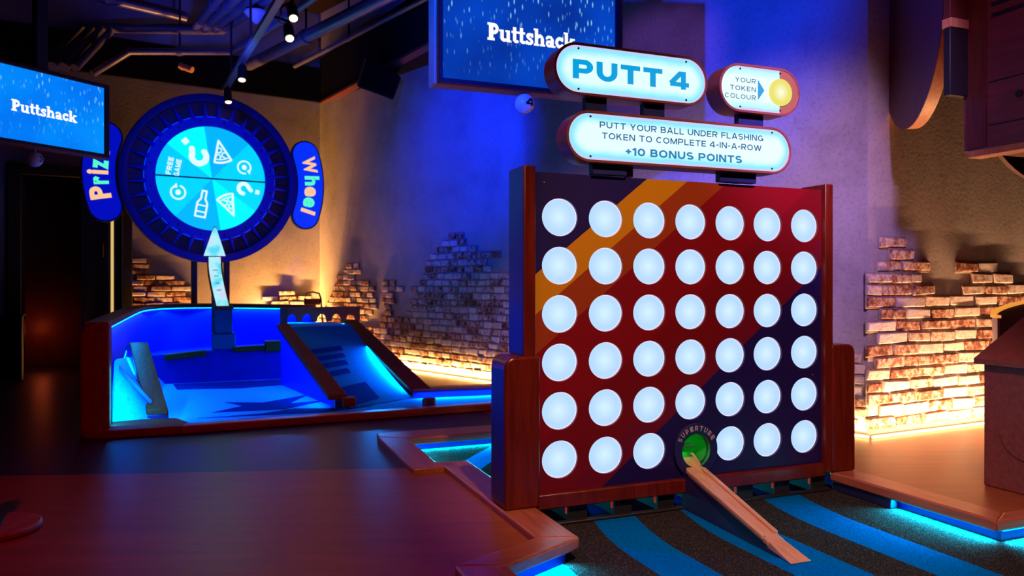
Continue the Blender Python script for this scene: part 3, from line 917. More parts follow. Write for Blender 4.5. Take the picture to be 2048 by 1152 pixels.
kr = thing('wooden_kerb', 'reddish wooden kerb right of the game board, glowing cyan underneath', 'kerb', FB, (1.88, -0.4, 0.0))
kerb_board(kr, [(1.800, 0.02), (1.950, 0.02), (1.958, -0.790), (1.816, -0.865)], M['kerb_wood'])
kerb_board(kr, [(1.816, -0.866), (1.958, -0.791), (3.4, -0.791), (3.4, -0.895)], M['kerb_cross'])
rs = MB(); rs.box(1.868, 1.880, -0.835, 0.9, -0.0645, -0.018); rs.box(1.868, 3.4, -0.847, -0.835, -0.0645, -0.018)
rs.build('riser', M['riser_blue'], kr)
MB().box(1.815, 1.868, -0.345, 0.02, -0.0645, -0.018).build('cover_block', M['navy'], kr, bevel=0.004)
kerb_led(kr, (1.860, -0.36), (1.860, -0.83), (-1, 0), 42)
kerb_led(kr, (1.87, -0.855), (3.3, -0.855), (0, -1), 38)

# ------------------------------------------------------------------ token game board
gb = thing('game_board', 'large four-in-a-row game board with glowing white round tokens in a mahogany frame', 'game board', FB, (0.97, 0.06, -0.065))
US = [0.275, 0.505, 0.734, 0.962, 1.190, 1.416, 1.648]
ZS = [1.291, 1.077, 0.863, 0.648, 0.434, 0.219]
RX, RZ = 0.0875, 0.0838
holes = [ell(u, z, RX, RZ, 36) for r_, z in enumerate(ZS) for c_, u in enumerate(US) if not (r_ == 5 and c_ == 3)]
holes.append(ell(0.982, 0.205, 0.078, 0.078, 36))
panel = MB().prism([(0.150, 0.05), (1.760, 0.05), (1.760, 1.478), (0.150, 1.486)], 'y', 0.030, 0.046, holes=holes).build('striped_panel', M['panel'], gb, smooth=20)
# the stripes of the panel are laid out from the left foot of the board
for m_ in (M['panel'],):
    nn = m_.node_tree.nodes
    v = [n for n in nn if n.type == 'MATH' and n.operation == 'MULTIPLY_ADD'][0]
    b_ = BASE[gb.name]
    ad = nn.new('ShaderNodeMath'); ad.operation = 'ADD'; ad.inputs[1].default_value = b_.z - 0.79 * b_.x
    mr = [n for n in nn if n.type == 'MAP_RANGE'][0]
    m_.node_tree.links.new(v.outputs[0], ad.inputs[0]); m_.node_tree.links.new(ad.outputs[0], mr.inputs[0])

tok = None
for r_, z in enumerate(ZS):
    for c_, u in enumerate(US):
        if r_ == 5 and c_ == 3: continue
        if tok is None:
            me = MB().prism(ell(0, 0, RX - .0015, RZ - .0015, 40), 'y', 0.0, 0.012).build('token_light', M['token'])
            ring = MB().prism(ell(0, 0, RX - .0005, RZ - .0005, 40), 'y', -0.002, 0.004, holes=[ell(0, 0, RX - .0045, RZ - .0045, 40)]).build('token_rim', M['token_rim'])
            tok, rim0 = me, ring
            o, rm = me, ring
        else:
            o = tok.copy(); COL.objects.link(o)
            rm = rim0.copy(); COL.objects.link(rm)
        o.parent = gb; o.rotation_euler = (0, 0, 0); o.location = Vector((u, 0.043, z)) - BASE[gb.name]
        rm.parent = o; rm.rotation_euler = (0, 0, 0); rm.location = (0, 0, 0)
MB().prism([(0.14, 0.04), (1.78, 0.04), (1.78, 1.48), (0.14, 1.48)], 'y', 0.062, 0.16, holes=[ell(0.982, 0.205, 0.0795, 0.0795, 32)]).build('back_box', M['black'], gb)
fp = MB()
fp.box(0.090, 0.145, 0.0, 0.175, 0.03, 1.508)
fp.build('side_post', M['mahogany'], gb, bevel=0.005)
fp = MB(); fp.box(1.755, 1.806, 0.0, 0.175, 0.03, 1.506); fp.build('side_post', M['mahogany'], gb, bevel=0.005)


def side_arm(x0, x1, outer_left):
    r = 0.045
    z0, z1 = 0.030, 0.684
    if outer_left:
        pts = [(x1, z0), (x1, z1)] + [(x0 + r - r * math.sin(a), z1 - r + r * math.cos(a)) for a in [k * PI / 16 for k in range(9)]] + [(x0, z0)]
    else:
        pts = [(x0, z0), (x0, z1)] + [(x1 - r + r * math.sin(a), z1 - r + r * math.cos(a)) for a in [k * PI / 16 for k in range(9)]] + [(x1, z0)]
    return MB().prism(pts, 'y', -0.012, 0.170).build('side_arm', M['mahogany'], gb, bevel=0.012, seg=3)


side_arm(0.0, 0.162, True)
cheek = plain('blue_lit_side', (0.012, 0.012, 0.42), 0.35)  # blue light on the side faces is put into this colour
MB().box(-0.004, 0.002, 0.004, 0.155, 0.06, 0.632).build('side_cheek', cheek, gb, bevel=0.002)
MB().box(0.086, 0.092, 0.006, 0.170, 0.690, 1.500).build('side_cheek', cheek, gb, bevel=0.002)
side_arm(1.790, 1.945, False)
MB().box(0.146, 1.756, 0.002, 0.10, 0.012, 0.078).build('bottom_rail', M['mahogany'], gb, bevel=0.006)
for u, z in ((0.198, 1.44), (1.70, 0.53)):
    MB().sphere((u, 0.030, z), 0.005, 10, 6).build('screw', M['brass'], gb)
# ball gates below the rail
for u in US:
    MB().box(u + .045, u + .135, 0.03, 0.30, -0.0645, 0.014).build('gate_divider', M['black'], gb, bevel=0.003)
    MB().tube([(u + .030, 0.032, 0.004), (u + .030, 0.032, -0.024)], 0.005, 8).build('ball_sensor', M['led_red'], gb)
MB().box(0.148, 1.80, 0.005, 0.035, -0.0645, -0.052).build('gate_sill', M['black'], gb, bevel=0.004)
# round tube mouth with its lettering
sc_u, sc_z = 0.982, 0.205
col_ = MB().prism(ell(sc_u, sc_z, 0.120, 0.128, 48), 'y', 0.014, 0.030, holes=[ell(sc_u, sc_z, 0.080, 0.080, 36)]).build('tube_collar', M['navy'], gb, bevel=0.003)
w = 'SUPERTUBE'
for i, ch in enumerate(w):
    a = math.radians(148 - 116 * i / (len(w) - 1))
    cx, cz = sc_u + 0.108 * math.cos(a), sc_z + 0.106 * math.sin(a)
    mbx = MB(); caps_fit(mbx, ch, cx - .0090, cx + .0090, cz - .0120, cz + .0120, 0.0132, .24, rot=a - PI / 2)
    mbx.build('letter', M['grey_text'], col_, smooth=0, recalc=False)
tb = MB(); n = 32; vs = []
for y in (0.016, 0.26):
    for k in range(n): vs.append((sc_u + .079 * math.cos(2 * PI * k / n), y, sc_z + .079 * math.sin(2 * PI * k / n)))
tb.add(vs, [(k, (k + 1) % n, n + (k + 1) % n, n + k) for k in range(n)] + [tuple(range(n, 2 * n))])
tube = tb.build('green_tube', M['green_plastic'], gb, recalc=False)
MB().box(sc_u - .078, sc_u + .012, 0.035, 0.22, sc_z + .012, sc_z + .024).build('baffle', M['green_plastic'], tube, bevel=0.003)
led_line(tube, [(sc_u - .055, 0.12, sc_z + .004), (sc_u - .01, 0.12, sc_z + .004)], 0.003, M['led_green'])  # second lamp added to turn the ramp end green
led_line(tube, [(sc_u - .050, 0.16, sc_z + .050), (sc_u - .01, 0.16, sc_z + .062)], 0.005, M['led_green'])

# ramp up to the tube
rp = thing('ball_ramp', 'pale wooden ramp on a navy wedge leading up to the green tube', 'ramp', FB, (0.92, -0.40, -0.065))
Y0, Z0, Y1, Z1 = 0.05, 0.132, -0.64, -0.030       # upper and lower ends of the channel
def rz(y): return Z0 + (Z1 - Z0) * (Y0 - y) / (Y0 - Y1)
def slab(x0a, x1a, ya, x0b, x1b, yb, up, th):
    return MB().hexa([(x0a, ya, rz(ya) + up - th), (x1a, ya, rz(ya) + up - th), (x1b, yb, rz(yb) + up - th), (x0b, yb, rz(yb) + up - th)],
                     [(x0a, ya, rz(ya) + up), (x1a, ya, rz(ya) + up), (x1b, yb, rz(yb) + up), (x0b, yb, rz(yb) + up)])
MB().hexa([(.952, .13, .160), (1.042, .13, .160), (1.012, -.012, .104), (.918, -.012, .104)], [(.952, .13, .174), (1.042, .13, .174), (1.012, -.012, .118), (.918, -.012, .118)]).build('mouth_board', M['pale_wood'], rp, bevel=0.003)
slab(0.912, 1.010, -0.012, 0.884, 0.964, -0.60, 0, .022).build('channel_board', M['pale_wood'], rp, bevel=0.004)
slab(0.905, 0.934, -0.010, 0.875, 0.900, -0.575, .012, .02).build('side_lip', M['pale_wood'], rp, bevel=0.004)
slab(0.992, 1.014, -0.010, 0.948, 0.968, -0.56, .012, .02).build('side_lip', M['pale_wood'], rp, bevel=0.004)
MB().hexa([(0.890, -0.585, -.050), (0.962, -0.585, -.050), (0.972, -0.738, -.0645), (0.876, -0.738, -.0645)], [(0.890, -0.585, -.018), (0.962, -0.585, -.018), (0.972, -0.738, -.060), (0.876, -0.738, -.060)]).build('landing_tip', M['pale_wood'], rp, bevel=0.003)
MB().add([(0.910, 0.028, -.0645), (0.880, -0.66, -.0645), (0.895, -0.60, rz(-.60) - .02), (0.912, 0.028, rz(0.028) - .02),
          (1.008, 0.028, -.0645), (0.958, -0.66, -.0645), (0.955, -0.60, rz(-.60) - .02), (1.006, 0.028, rz(0.028) - .02)],
         [(0, 1, 2, 3), (4, 7, 6, 5), (0, 4, 5, 1), (1, 5, 6, 2), (2, 6, 7, 3), (3, 7, 4, 0)]).build('wedge', M['navy'], rp)

# ------------------------------------------------------------------ lightbox signs above the board
def lightbox(name, label, cx, cz, hx, hz, yf, depth, case, face_mat, screws=True):
    t = thing(name, label, 'sign', FB, (cx, yf + depth / 2, cz - hz))
    MB().prism(pill(cx, cz, hx, hz), 'y', yf, yf + depth, holes=[pill(cx, cz, hx - .012, hz - .012)]).build('case', case, t, bevel=0.003)
    MB().prism(pill(cx, cz, hx - .011, hz - .011), 'y', yf + depth - .02, yf + depth - .002).build('back_plate', M['black'], t)
    f = MB().prism(pill(0, 0, hx - .0115, hz - .0115), 'y', 0, .008).build('lit_face', face_mat)
    f.parent = t; f.rotation_euler = (0, 0, 0); f.location = Vector((cx, yf + .004, cz)) - BASE[t.name]
    BASE[f.name] = Vector((cx, yf + .004, cz)); FRAME[f.name] = FB
    if screws:
        for sx in (-1, 1):
            for sz in (-1, 1):
                x, z = cx + sx * (hx - hz - .004), cz + sz * (hz - .026)
                MB().tube([(x, yf + .005, z), (x, yf + .0005, z)], 0.0048, 10).build('screw', M['screw'], t)
    return t, f


case_m = wood('sign_case', (0.16, 0.040, 0.030), (0.24, 0.065, 0.050), 0.4, axis=0)
core = srgb(222, 255, 255)
SY = -0.030
s1, f1 = lightbox('lightbox_sign', 'pill-shaped lit sign reading PUTT 4 above the game board', 0.616, 1.940, 0.398, 0.115, SY, 0.11, case_m, sign_face('sign_face_title', .387, .104, core, srgb(130, 232, 252)))
t_ = MB(); caps_fit(t_, 'PUTT', 0.309, 0.766, 1.896, 1.981, SY + .0025, .255, .14); t_.build('lettering', M['sign_text'], f1, smooth=0, recalc=False)
t_ = MB(); caps_fit(t_, '4', 0.808, 0.911, 1.898, 1.981, SY + .0025, .245)
t_.build('lettering', M['sign_text'], f1, smooth=0, recalc=False)
s2, f2 = lightbox('lightbox_sign', 'longest lit pill sign, with putting instructions and bonus points', 0.894, 1.6475, 0.616, 0.114, SY, 0.11, case_m, sign_face('sign_face_rules', .605, .103, core, srgb(120, 228, 250)))
caps_line(f2, M['sign_text_dark'], 'PUTT YOUR BALL UNDER FLASHING', 0.442, 1.339, 1.689, 1.717, SY + .0025, .165, .17)
caps_line(f2, M['sign_text_dark'], 'TOKEN TO COMPLETE 4-IN-A-ROW', 0.453, 1.329, 1.641, 1.669, SY + .0025, .165, .17)
caps_line(f2, M['sign_text_mid'], '+10 BONUS POINTS', 0.573, 1.213, 1.575, 1.610, SY + .0025, .215, .14)
s3, f3 = lightbox('lightbox_sign', 'smallest pill sign, reading YOUR TOKEN COLOUR beside a yellow disc', 1.322, 1.9385, 0.241, 0.117, SY, 0.11, case_m, sign_face('sign_face_token', .32, .104, core, srgb(165, 245, 252)))
for w_, x_, z_ in (('YOUR', 1.173, 1.965), ('TOKEN', 1.143, 1.925), ('COLOUR', 1.113, 1.885)):
    t_ = MB(); caps_fit(t_, w_, x_, 1.295, z_, z_ + .0225, SY + .0025, .15, .22)
    t_.build('lettering', M['sign_text_teal'], f3, smooth=0, recalc=False)
MB().add([(1.307, SY + .0025, 1.887), (1.346, SY + .0025, 1.937), (1.307, SY + .0025, 1.987)], [(0, 1, 2)]).build('arrow_mark', M['sign_text'], f3, smooth=0)
cres = [(1.44, 1.8325)] + [(1.322 + .241 - .117 + .1055 * math.cos(a), 1.9385 + .1055 * math.sin(a)) for a in [-PI / 2 + PI * k / 20 for k in range(21)]] + [(1.44, 2.0445)]
MB().prism(cres, 'y', SY + .0015, SY + .006).build('amber_end', glow('amber_acrylic', srgb(165, 92, 66), 0.40, (0.20, 0.08, 0.04)), f3)  # weak emission put in to brighten the amber end
yd = MB().prism(ell(0, 0, .068, .066, 36), 'y', 0, .008).build('yellow_token', M['yellow_disc'])
yd.parent = s3; yd.rotation_euler = (0, 0, 0); yd.location = Vector((1.442, SY - .004, 1.936)) - BASE[s3.name]
for (x0, x1, z0, z1, own) in ((0.392, 0.496, 1.7625, 1.832, s1), (0.690, 0.800, 1.7625, 1.832, s1), (1.222, 1.368, 1.7625, 1.828, s3), (0.425, 0.600, 1.487, 1.536, s2), (1.112, 1.325, 1.487, 1.536, s2)):
    MB().box(x0, x1, SY + .035, SY + .075, z0, z1).build('bracket', M['navy'], own, bevel=0.003)
for x in (0.612, 1.222):
    MB().box(x, x + .035, SY + .06, SY + .09, 1.4875, 1.536).build('strut', M['cabinet_wood'], s2, bevel=0.003)

# ------------------------------------------------------------------ right screen and its numbered ball
ts = thing('screen', 'framed blue screen above and behind the game board', 'screen', FT, (0.6, 0.05, 2.155))
MB().box(-0.004, 1.21, 0, 0.11, 2.152, 2.93).build('cabinet', M['cabinet_wood'], ts, bevel=0.004)
MB().prism([(0.004, 2.160), (1.202, 2.160), (1.202, 2.922), (0.004, 2.922)], 'y', -0.012, 0.0, holes=[[(0.030, 2.187), (1.160, 2.187), (1.160, 2.897), (0.030, 2.897)]]).build('bezel', M['black'], ts, bevel=0.003)
fr4 = MB()
fr4.box(-0.004, 0.006, -0.018, 0.0, 2.152, 2.93); fr4.box(1.200, 1.21, -0.018, 0.0, 2.152, 2.93); fr4.box(-0.004, 1.21, -0.018, 0.0, 2.150, 2.160); fr4.box(-0.004, 1.21, -0.018, 0.0, 2.922, 2.932)
fr4.build('frame_edge', M['tank_wood'], ts)
MB().box(-0.020, -0.004, 0.0, 0.12, 2.15, 2.94).build('side_board', M['edge_wood'], ts, bevel=0.002)
px = MB().box(0, 1.134, 0, 0.004, 0, 0.714).build('display', M['screen_r'])
px.parent = ts; px.rotation_euler = (0, 0, 0); px.location = Vector((0.028, -0.004, 2.185)) - BASE[ts.name]
BASE[px.name] = Vector((0.028, -0.004, 2.185)); FRAME[px.name] = FT
t_ = MB(); slab_word(t_, 0.304, 0.878, 2.438, 2.542, -0.0065); t_.build('lettering', M['screen_white'], px, smooth=0, recalc=False)
MB().box(0.35, 0.45, 0.03, 0.09, 2.93, 4.6).build('hanger', M['black'], ts); MB().box(0.75, 0.85, 0.03, 0.09, 2.93, 4.6).build('hanger', M['black'], ts)


def number_ball(label, fr, x, y, z, r, ch, hook_top, face_shift):
    t = thing('hanging_ball', label, 'hanging sign', fr, (x, y, z - r))
    MB().sphere((x, y, z), r, 32, 20).build('ball', M['ball_white'], t, smooth=60)
    hk = MB(); hk.tube([(x, y, z + r * .92), (x, y, z + r * 1.14)], r * .20, 12); hk.tube([(x, y, z + r * 1.1), (x, y, hook_top)], r * .05, 8)
    hk.build('hook', M['chrome'], t)
    # the number lies on the curved surface
    sz = r * .78
    nb = MB(); q = sz * (1.15 if ch == '4' else .9) / 2
    caps_fit(nb, ch, x + face_shift - q, x + face_shift + q, z - sz / 2, z + sz / 2, 0, .24, curve=lambda u, v: y - math.sqrt(max(1e-6, (r * 1.02) ** 2 - (u - x) ** 2 - (v - z) ** 2)))
    nb.build('number', M['ink'], t, smooth=0, recalc=False)
    return t


number_ball('white ball with a black 4 hanging below the right screen', FT, 0.557, 0.03, 2.090, 0.0595, '4', 2.1495, 0.014)

# ------------------------------------------------------------------ left screen and its ball
tl = thing('screen', 'blue screen cut off by the left edge, beside the prize wheel', 'screen', FS, (-0.5, 0.04, 1.98))
MB().box(-1.02, 0.0, 0, 0.10, 1.975, 2.555).build('cabinet', M['cabinet_wood'], tl, bevel=0.004)
MB().prism([(-1.015, 1.985), (-0.002, 1.985), (-0.002, 2.548), (-1.015, 2.548)], 'y', -0.012, 0.0, holes=[[(-0.975, 2.008), (-0.046, 2.008), (-0.046, 2.522), (-0.975, 2.522)]]).build('bezel', M['black'], tl, bevel=0.003)
pxl = MB().box(0, 0.933, 0, 0.004, 0, 0.518).build('display', M['screen_l'])
pxl.parent = tl; pxl.rotation_euler = (0, 0, 0); pxl.location = Vector((-0.977, -0.004, 2.006)) - BASE[tl.name]
BASE[pxl.name] = Vector((-0.977, -0.004, 2.006)); FRAME[pxl.name] = FS
t_ = MB(); slab_word(t_, -0.745, -0.268, 2.208, 2.290, -0.0065); t_.build('lettering', M['screen_white'], pxl, smooth=0, recalc=False)
MB().box(-0.55, -0.47, 0.02, 0.08, 2.555, 4.6).build('hanger', M['black'], tl)
number_ball('white ball hanging below the left screen', FS, -0.565, 0.03, 1.895, 0.058, '3', 1.9745, 0.02)

# ------------------------------------------------------------------ prize wheel
HZ = 2.176
pw = thing('prize_wheel', 'large blue prize wheel on black posts with a bright cyan disc', 'wheel', FH, (0, 0.15, 0))
W0 = Vector((0, 0, HZ))
def ringpoly(r0, r1, y0, y1, n=72, name='ring', m=None, bevel=0.0):
    return MB().prism(ell(0, HZ, r1, r1, n), 'y', y0, y1, holes=[ell(0, HZ, r0, r0, n)]).build(name, m, pw, bevel=bevel)
MB().prism(ell(0, HZ, .93, .93, 72), 'y', 0.04, 0.07).build('back_board', M['wheel_brown'], pw)
ringpoly(.868, .950, -0.03, 0.08, 72, 'outer_ring', M['ring_blue'], 0.006)
ir = ringpoly(.585, .690, -0.025, 0.04, 72, 'inner_ring', M['wheel_blue'], 0.005)
led_ring = MB().tube([(.698 * math.cos(2 * PI * k / 72), 0.012, HZ + .698 * math.sin(2 * PI * k / 72)) for k in range(73)], .004, 6)
led_ring.build('led_ring', glow('blue_ring_led', (0.0, 0.02, 1.0), 2.5), pw)
for k in range(32):
    a = 2 * PI * (k + .5) / 32
    MB().tube([(.672 * math.cos(a), -0.012, HZ + .672 * math.sin(a)), (.865 * math.cos(a), 0.02, HZ + .865 * math.sin(a))], [0.030, 0.003], 8).build('spike', M['wheel_blue'], pw)
for k in range(16):
    a = 2 * PI * (k + .5) / 16
    MB().tube([(.645 * math.cos(a), -0.032, HZ + .645 * math.sin(a)), (.645 * math.cos(a), -0.024, HZ + .645 * math.sin(a))], 0.013, 8).build('bolt', M['navy'], pw)
secs = [(0, 47, (0, 214, 255)), (47, 98, (0, 182, 255)), (98, 143, (0, 252, 255)), (143, 180, (0, 206, 250)), (180, 229, (0, 216, 255)), (229, 279, (0, 186, 255)), (279, 324, (0, 252, 255)), (324, 360, (0, 222, 255))]
dm = [glow('sector_glow', srgb(*c), 1.0) for _, _, c in secs]
db = MB()
for i, (a0, a1, c) in enumerate(secs):
    db.prism([(0, HZ)] + arc(0, HZ, .586, a0, a1, 14), 'y', 0.0, 0.02, mi=i)
disc = db.build('display', dm, pw, smooth=0)
MB().box(-.585, .585, -0.004, 0.01, HZ - .008, HZ + .008).build('seam', M['navy'], disc)


def icon(polys, cx, cz, rot, sc, name='icon', mat=None):
    mb = MB(); r = math.radians(rot)
    for q in polys:
        mb.add([(cx + (p[0] * math.cos(r) - p[1] * math.sin(r)) * sc, -0.004, HZ + cz + (p[0] * math.sin(r) + p[1] * math.cos(r)) * sc) for p in q], [tuple(range(len(q)))])
    mb.build(name, mat or M['icon_white'], disc, smooth=0, recalc=False)


pizza = stroke([(0, 1)] + arc(0, 1.0, 1.75, 248, 292, 8), .17, True) + stroke(arc(0, 1.0, 1.50, 250, 290, 8), .09) + stroke(arc(-.12, .25, .2, 0, 360, 10), .10) + stroke(arc(.22, -.18, .2, 60, 270, 8), .10) + stroke(arc(-.28, -.25, .18, -60, 140, 8), .10)
ques = stroke(arc(0, .38, .42, 185, -50, 14), .34) + stroke([(.22, .05), (.0, -.22)], .34) + [[(-.18, -.95), (.18, -.95), (.18, -.6), (-.18, -.6)]]
spin = stroke(arc(0, 0, .62, 120, 440, 22), .16) + [[(-.52, .30), (-.12, .42), (-.30, .86)]] + stroke([(0, -.03), (0, .03)], .46)
bottle = stroke([(-.16, 1.1), (.16, 1.1), (.17, .45), (.38, .1), (.38, -1.0), (-.38, -1.0), (-.38, .1), (-.17, .45)], .15, True) + stroke([(-.38, -.08), (.38, -.08)], .12) + stroke([(-.38, -.6), (.38, -.6)], .12)
icon(pizza, .098, .295, 12, .142)
icon(ques, -.185, .290, 222, .185)
icon(spin, .350, .155, 200, .115)
icon(ques, .395, -.100, 78, .135)
icon(pizza, .175, -.275, 205, .14)
icon(bottle, -.105, -.295, -10, .14)
icon(spin, -.355, -.175, -10, .12)
t_ = MB()
caps_fit(t_, 'FREE', -.535, -.345, HZ + .085, HZ + .140, -0.004, .24, .16, rot=math.radians(80), about=(-.440, HZ + .112))
t_.build('lettering', M['icon_white'], disc, smooth=0, recalc=False)
t_ = MB()
caps_fit(t_, 'GAME', -.455, -.265, HZ + .067, HZ + .122, -0.004, .22, .16, rot=math.radians(80), about=(-.360, HZ + .095))
t_.build('lettering', M['icon_white'], disc, smooth=0, recalc=False)


def name_panel(word, mid, half, face, first_top, sp):
    """Curved name panel that hugs the wheel; letters stand along the arc."""
    def outline(grow):
        r0, r1 = 0.975 - grow, 1.275 + grow
        rm, hw = (r0 + r1) / 2, (r1 - r0) / 2
        o = arc(0, HZ, r1, mid - half, mid + half, 16)
        ce = (rm * math.cos(math.radians(mid + half)), HZ + rm * math.sin(math.radians(mid + half)))
        o += arc(ce[0], ce[1], hw, mid + half, mid + half + 180, 12)[1:-1]
        o += arc(0, HZ, r0, mid + half, mid - half, 16)
        cs = (rm * math.cos(math.radians(mid - half)), HZ + rm * math.sin(math.radians(mid - half)))
        o += arc(cs[0], cs[1], hw, mid - half - 180, mid - half, 12)[1:-1]
        return o
    p = MB().prism(outline(0.018), 'y', 0.0, 0.06).build('name_panel', M['navy'], pw, bevel=0.004)
    MB().prism(outline(0.0), 'y', -0.006, 0.0).build('lit_face', face, p)
    for i, ch in enumerate(word):
        frac, wd, ht, dr_ = sp[i]
        a = math.radians(mid + (frac if first_top else -frac))
        rr = 1.125 + dr_
        cx, cz = rr * math.cos(a), HZ + rr * math.sin(a)
        # the left panel reads upwards, the right panel reads downwards
        rot = (a - PI / 2)
        t_ = MB()
        text_fit(t_, ch, cx - wd / 2, cx + wd / 2, cz - ht / 2, cz + ht / 2, -0.0085, 0.045, rot=rot, about=(cx, cz))
        t_.build('letter', M['name_mint'] if i % 2 else M['name_peach'], p, smooth=0)


name_panel('Prize', 180, 19, M['name_blue'], True, [(11.4, .135, .20, .012), (4.9, .085, .145, -.015), (.6, .045, .20, .012), (-3.7, .10, .145, -.015), (-9.9, .125, .145, -.012)])
name_panel('Wheel', 0, 19, M['name_blue2'], True, [(12.2, .20, .165, .012), (2.8, .115, .18, .018), (-3.9, .12, .14, -.005), (-10.6, .12, .14, -.005), (-16.2, .045, .18, .012)])
for x in (-0.17, 0.18):
    MB().box(x - .03, x + .03, 0.09, 0.15, 0, HZ - .2).build('post', M['black'], pw, bevel=0.004)
MB().box(-0.5, 0.5, 0.02, 0.22, 0, 0.03).build('base_plate', M['black'], pw, bevel=0.004)

# ------------------------------------------------------------------ blue-lit golf tank
tk = thing('golf_tank', 'walled wooden golf hole lit bright blue inside, below the prize wheel', 'golf hole', FB, (-0.7, 4.0, 0))
RIM = [(-1.86, 2.66, .742), (-1.86, 3.6, .752), (-1.86, 4.6, .762), (-1.85, 5.2, .768), (-1.80, 5.55, .772), (-1.68, 5.82, .775), (-1.45, 6.0, .776), (-1.15, 6.04, .774), (-0.8, 6.0, .768), (-0.45, 5.85, .762), (-0.10, 5.62, .757)]
NW = .085
def offset_path(path, d):
    out = []
    for i, p in enumerate(path):
        a = Vector(path[max(i - 1, 0)][:2]); b = Vector(path[min(i + 1, len(path) - 1)][:2])
        t = (b - a).normalized(); n_ = Vector((t.y, -t.x))
        out.append((p[0] + n_.x * d, p[1] + n_.y * d))
    return out
inn, outp = offset_path(RIM, .075), offset_path(RIM, -.075)
def ribbon(pa, pb, za, zb):
    """Wall between two plan lines; za, zb give lower and upper heights per point."""
    mb = MB(); n = len(pa); vs = []
    for i in range(n):
        vs += [(*pa[i], za[i]), (*pb[i], za[i]), (*pb[i], zb[i]), (*pa[i], zb[i])]
    fs = []
    for i in range(n - 1):
        for k in range(4):
            k2 = (k + 1) % 4
            fs.append((i * 4 + k, i * 4 + k2, i * 4 + 4 + k2, i * 4 + 4 + k))
    fs += [(0, 1, 2, 3), tuple(4 * (n - 1) + k for k in range(4))]
    return mb.add(vs, fs)
zt = [p[2] for p in RIM]
ribbon(inn, outp, [z - .045 for z in zt], zt).build('rim', M['tank_wood'], tk, bevel=0.012, seg=3, smooth=40)
w_in = offset_path(RIM, .055); w_out = offset_path(RIM, -.055)
ribbon(w_in, offset_path(RIM, -.01), [0] * len(RIM), [z - .045 for z in zt]).build('inner_wall', M['tank_blue'], tk, smooth=50)
ribbon(offset_path(RIM, -.012), w_out, [0] * len(RIM), [z - .045 for z in zt]).build('outer_wall', M['dark_wood'], tk, smooth=50)
rl = offset_path(RIM, .066)
led_line(tk, [(*p, z - .047) for p, z in zip(rl, zt)], 0.003, M['led_tank'])
for i_ in (0, 1, 2, 3, 5, 7, 8, 9):
    j_ = {3: 5, 5: 7}.get(i_, i_ + 1)
    a_, b_ = rl[i_], rl[j_]
    nrm_ = Vector((b_[1] - a_[1], -(b_[0] - a_[0]), 0)).normalized()
    led_light('tank_strip_throw', FB.w(*a_, zt[i_] - .055), FB.w(*b_, zt[j_] - .055), DOWN * 1.0 + (FB.d * nrm_.x + FB.e * nrm_.y) * .18, TANK, 9, spread=125)
# the rim turns down at the front as a timber end post and runs into the corner plate
ep = [(-1.775, 0), (-1.775, .746)] + [(-1.945 + .13 - .13 * math.sin(a), .746 - .10 + .10 * math.cos(a)) for a in [k * PI / 20 for k in range(11)]] + [(-1.945, 0)]
MB().prism(ep, 'y', 2.56, 2.72).build('end_post', M['tank_wood'], tk, bevel=0.018, seg=3)
MB().prism([(-1.94, 2.56), (-1.90, 2.50), (-1.80, 2.455), (-1.34, 2.445), (-1.30, 2.60), (-1.38, 2.80), (-1.86, 2.86)], 'z', 0.0, .058).build('corner_plate', M['tank_wood'], tk, bevel=0.010, seg=3)
MB().hexa([(-1.34, 2.445, 0), (2.2, 2.66, 0), (2.2, 2.76, 0), (-1.32, 2.55, 0)], [(-1.34, 2.445, .058), (2.2, 2.66, .058), (2.2, 2.76, .058), (-1.32, 2.55, .058)]).build('front_kerb', M['kerb_cross'], tk, bevel=0.010, seg=3)
MB().hexa([(0.46, 3.40, 0), (2.2, 3.25, 0), (2.2, 3.36, 0), (0.63, 3.55, 0)], [(0.46, 3.40, .085), (2.2, 3.25, .085), (2.2, 3.36, .085), (0.63, 3.55, .085)]).build('back_kerb', M['kerb_cross'], tk, bevel=0.008, seg=3)
MB().hexa([(0.46, 3.385, 0), (2.2, 3.235, 0), (2.2, 3.25, 0), (0.46, 3.40, 0)], [(0.46, 3.385, .062), (2.2, 3.235, .062), (2.2, 3.25, .062), (0.46, 3.40, .062)]).build('back_riser', M['riser_blue'], tk)
led_light('tank_strip_throw', FB.w(0.50, 3.36, .070), FB.w(2.1, 3.22, .070), DOWN - FB.e * .7, TANK, 10)
fl = MB().prism([(-1.80, 2.52), (2.2, 2.75), (2.2, 3.26), (0.45, 3.40), (0.10, 5.35), (-1.80, 5.35)], 'z', 0.001, 0.006)
tank_turf = plain('blue_tank_turf', (0.0, 0.32, 0.80), 0.8, var=0.15, scale=60, spec=0.1)
fl.build('floor_turf', tank_turf, tk, smooth=0)
starm = plain('navy_turf', (0.0, 0.012, 0.20), 0.9, scale=60, spec=0.05)
for q in ([(-1.15, 3.25), (-.62, 3.20), (-.25, 3.55), (-.55, 3.50), (-.35, 3.95), (-.75, 3.62), (-1.05, 3.75), (-.92, 3.50)], [(-1.25, 3.02), (-.35, 2.95), (.05, 3.10), (-.3, 3.12), (-.55, 3.22), (-.8, 3.06)], [(-1.45, 4.72), (-.9, 4.60), (-.30, 4.75), (-.40, 5.15), (-1.5, 5.15)], [(-1.3, 2.60), (0.3, 2.68), (0.0, 2.95), (-.5, 2.86), (-.95, 2.88)]):
    MB().prism(q, 'z', 0.0055, 0.0085).build('star_patch', starm, tk, smooth=0)
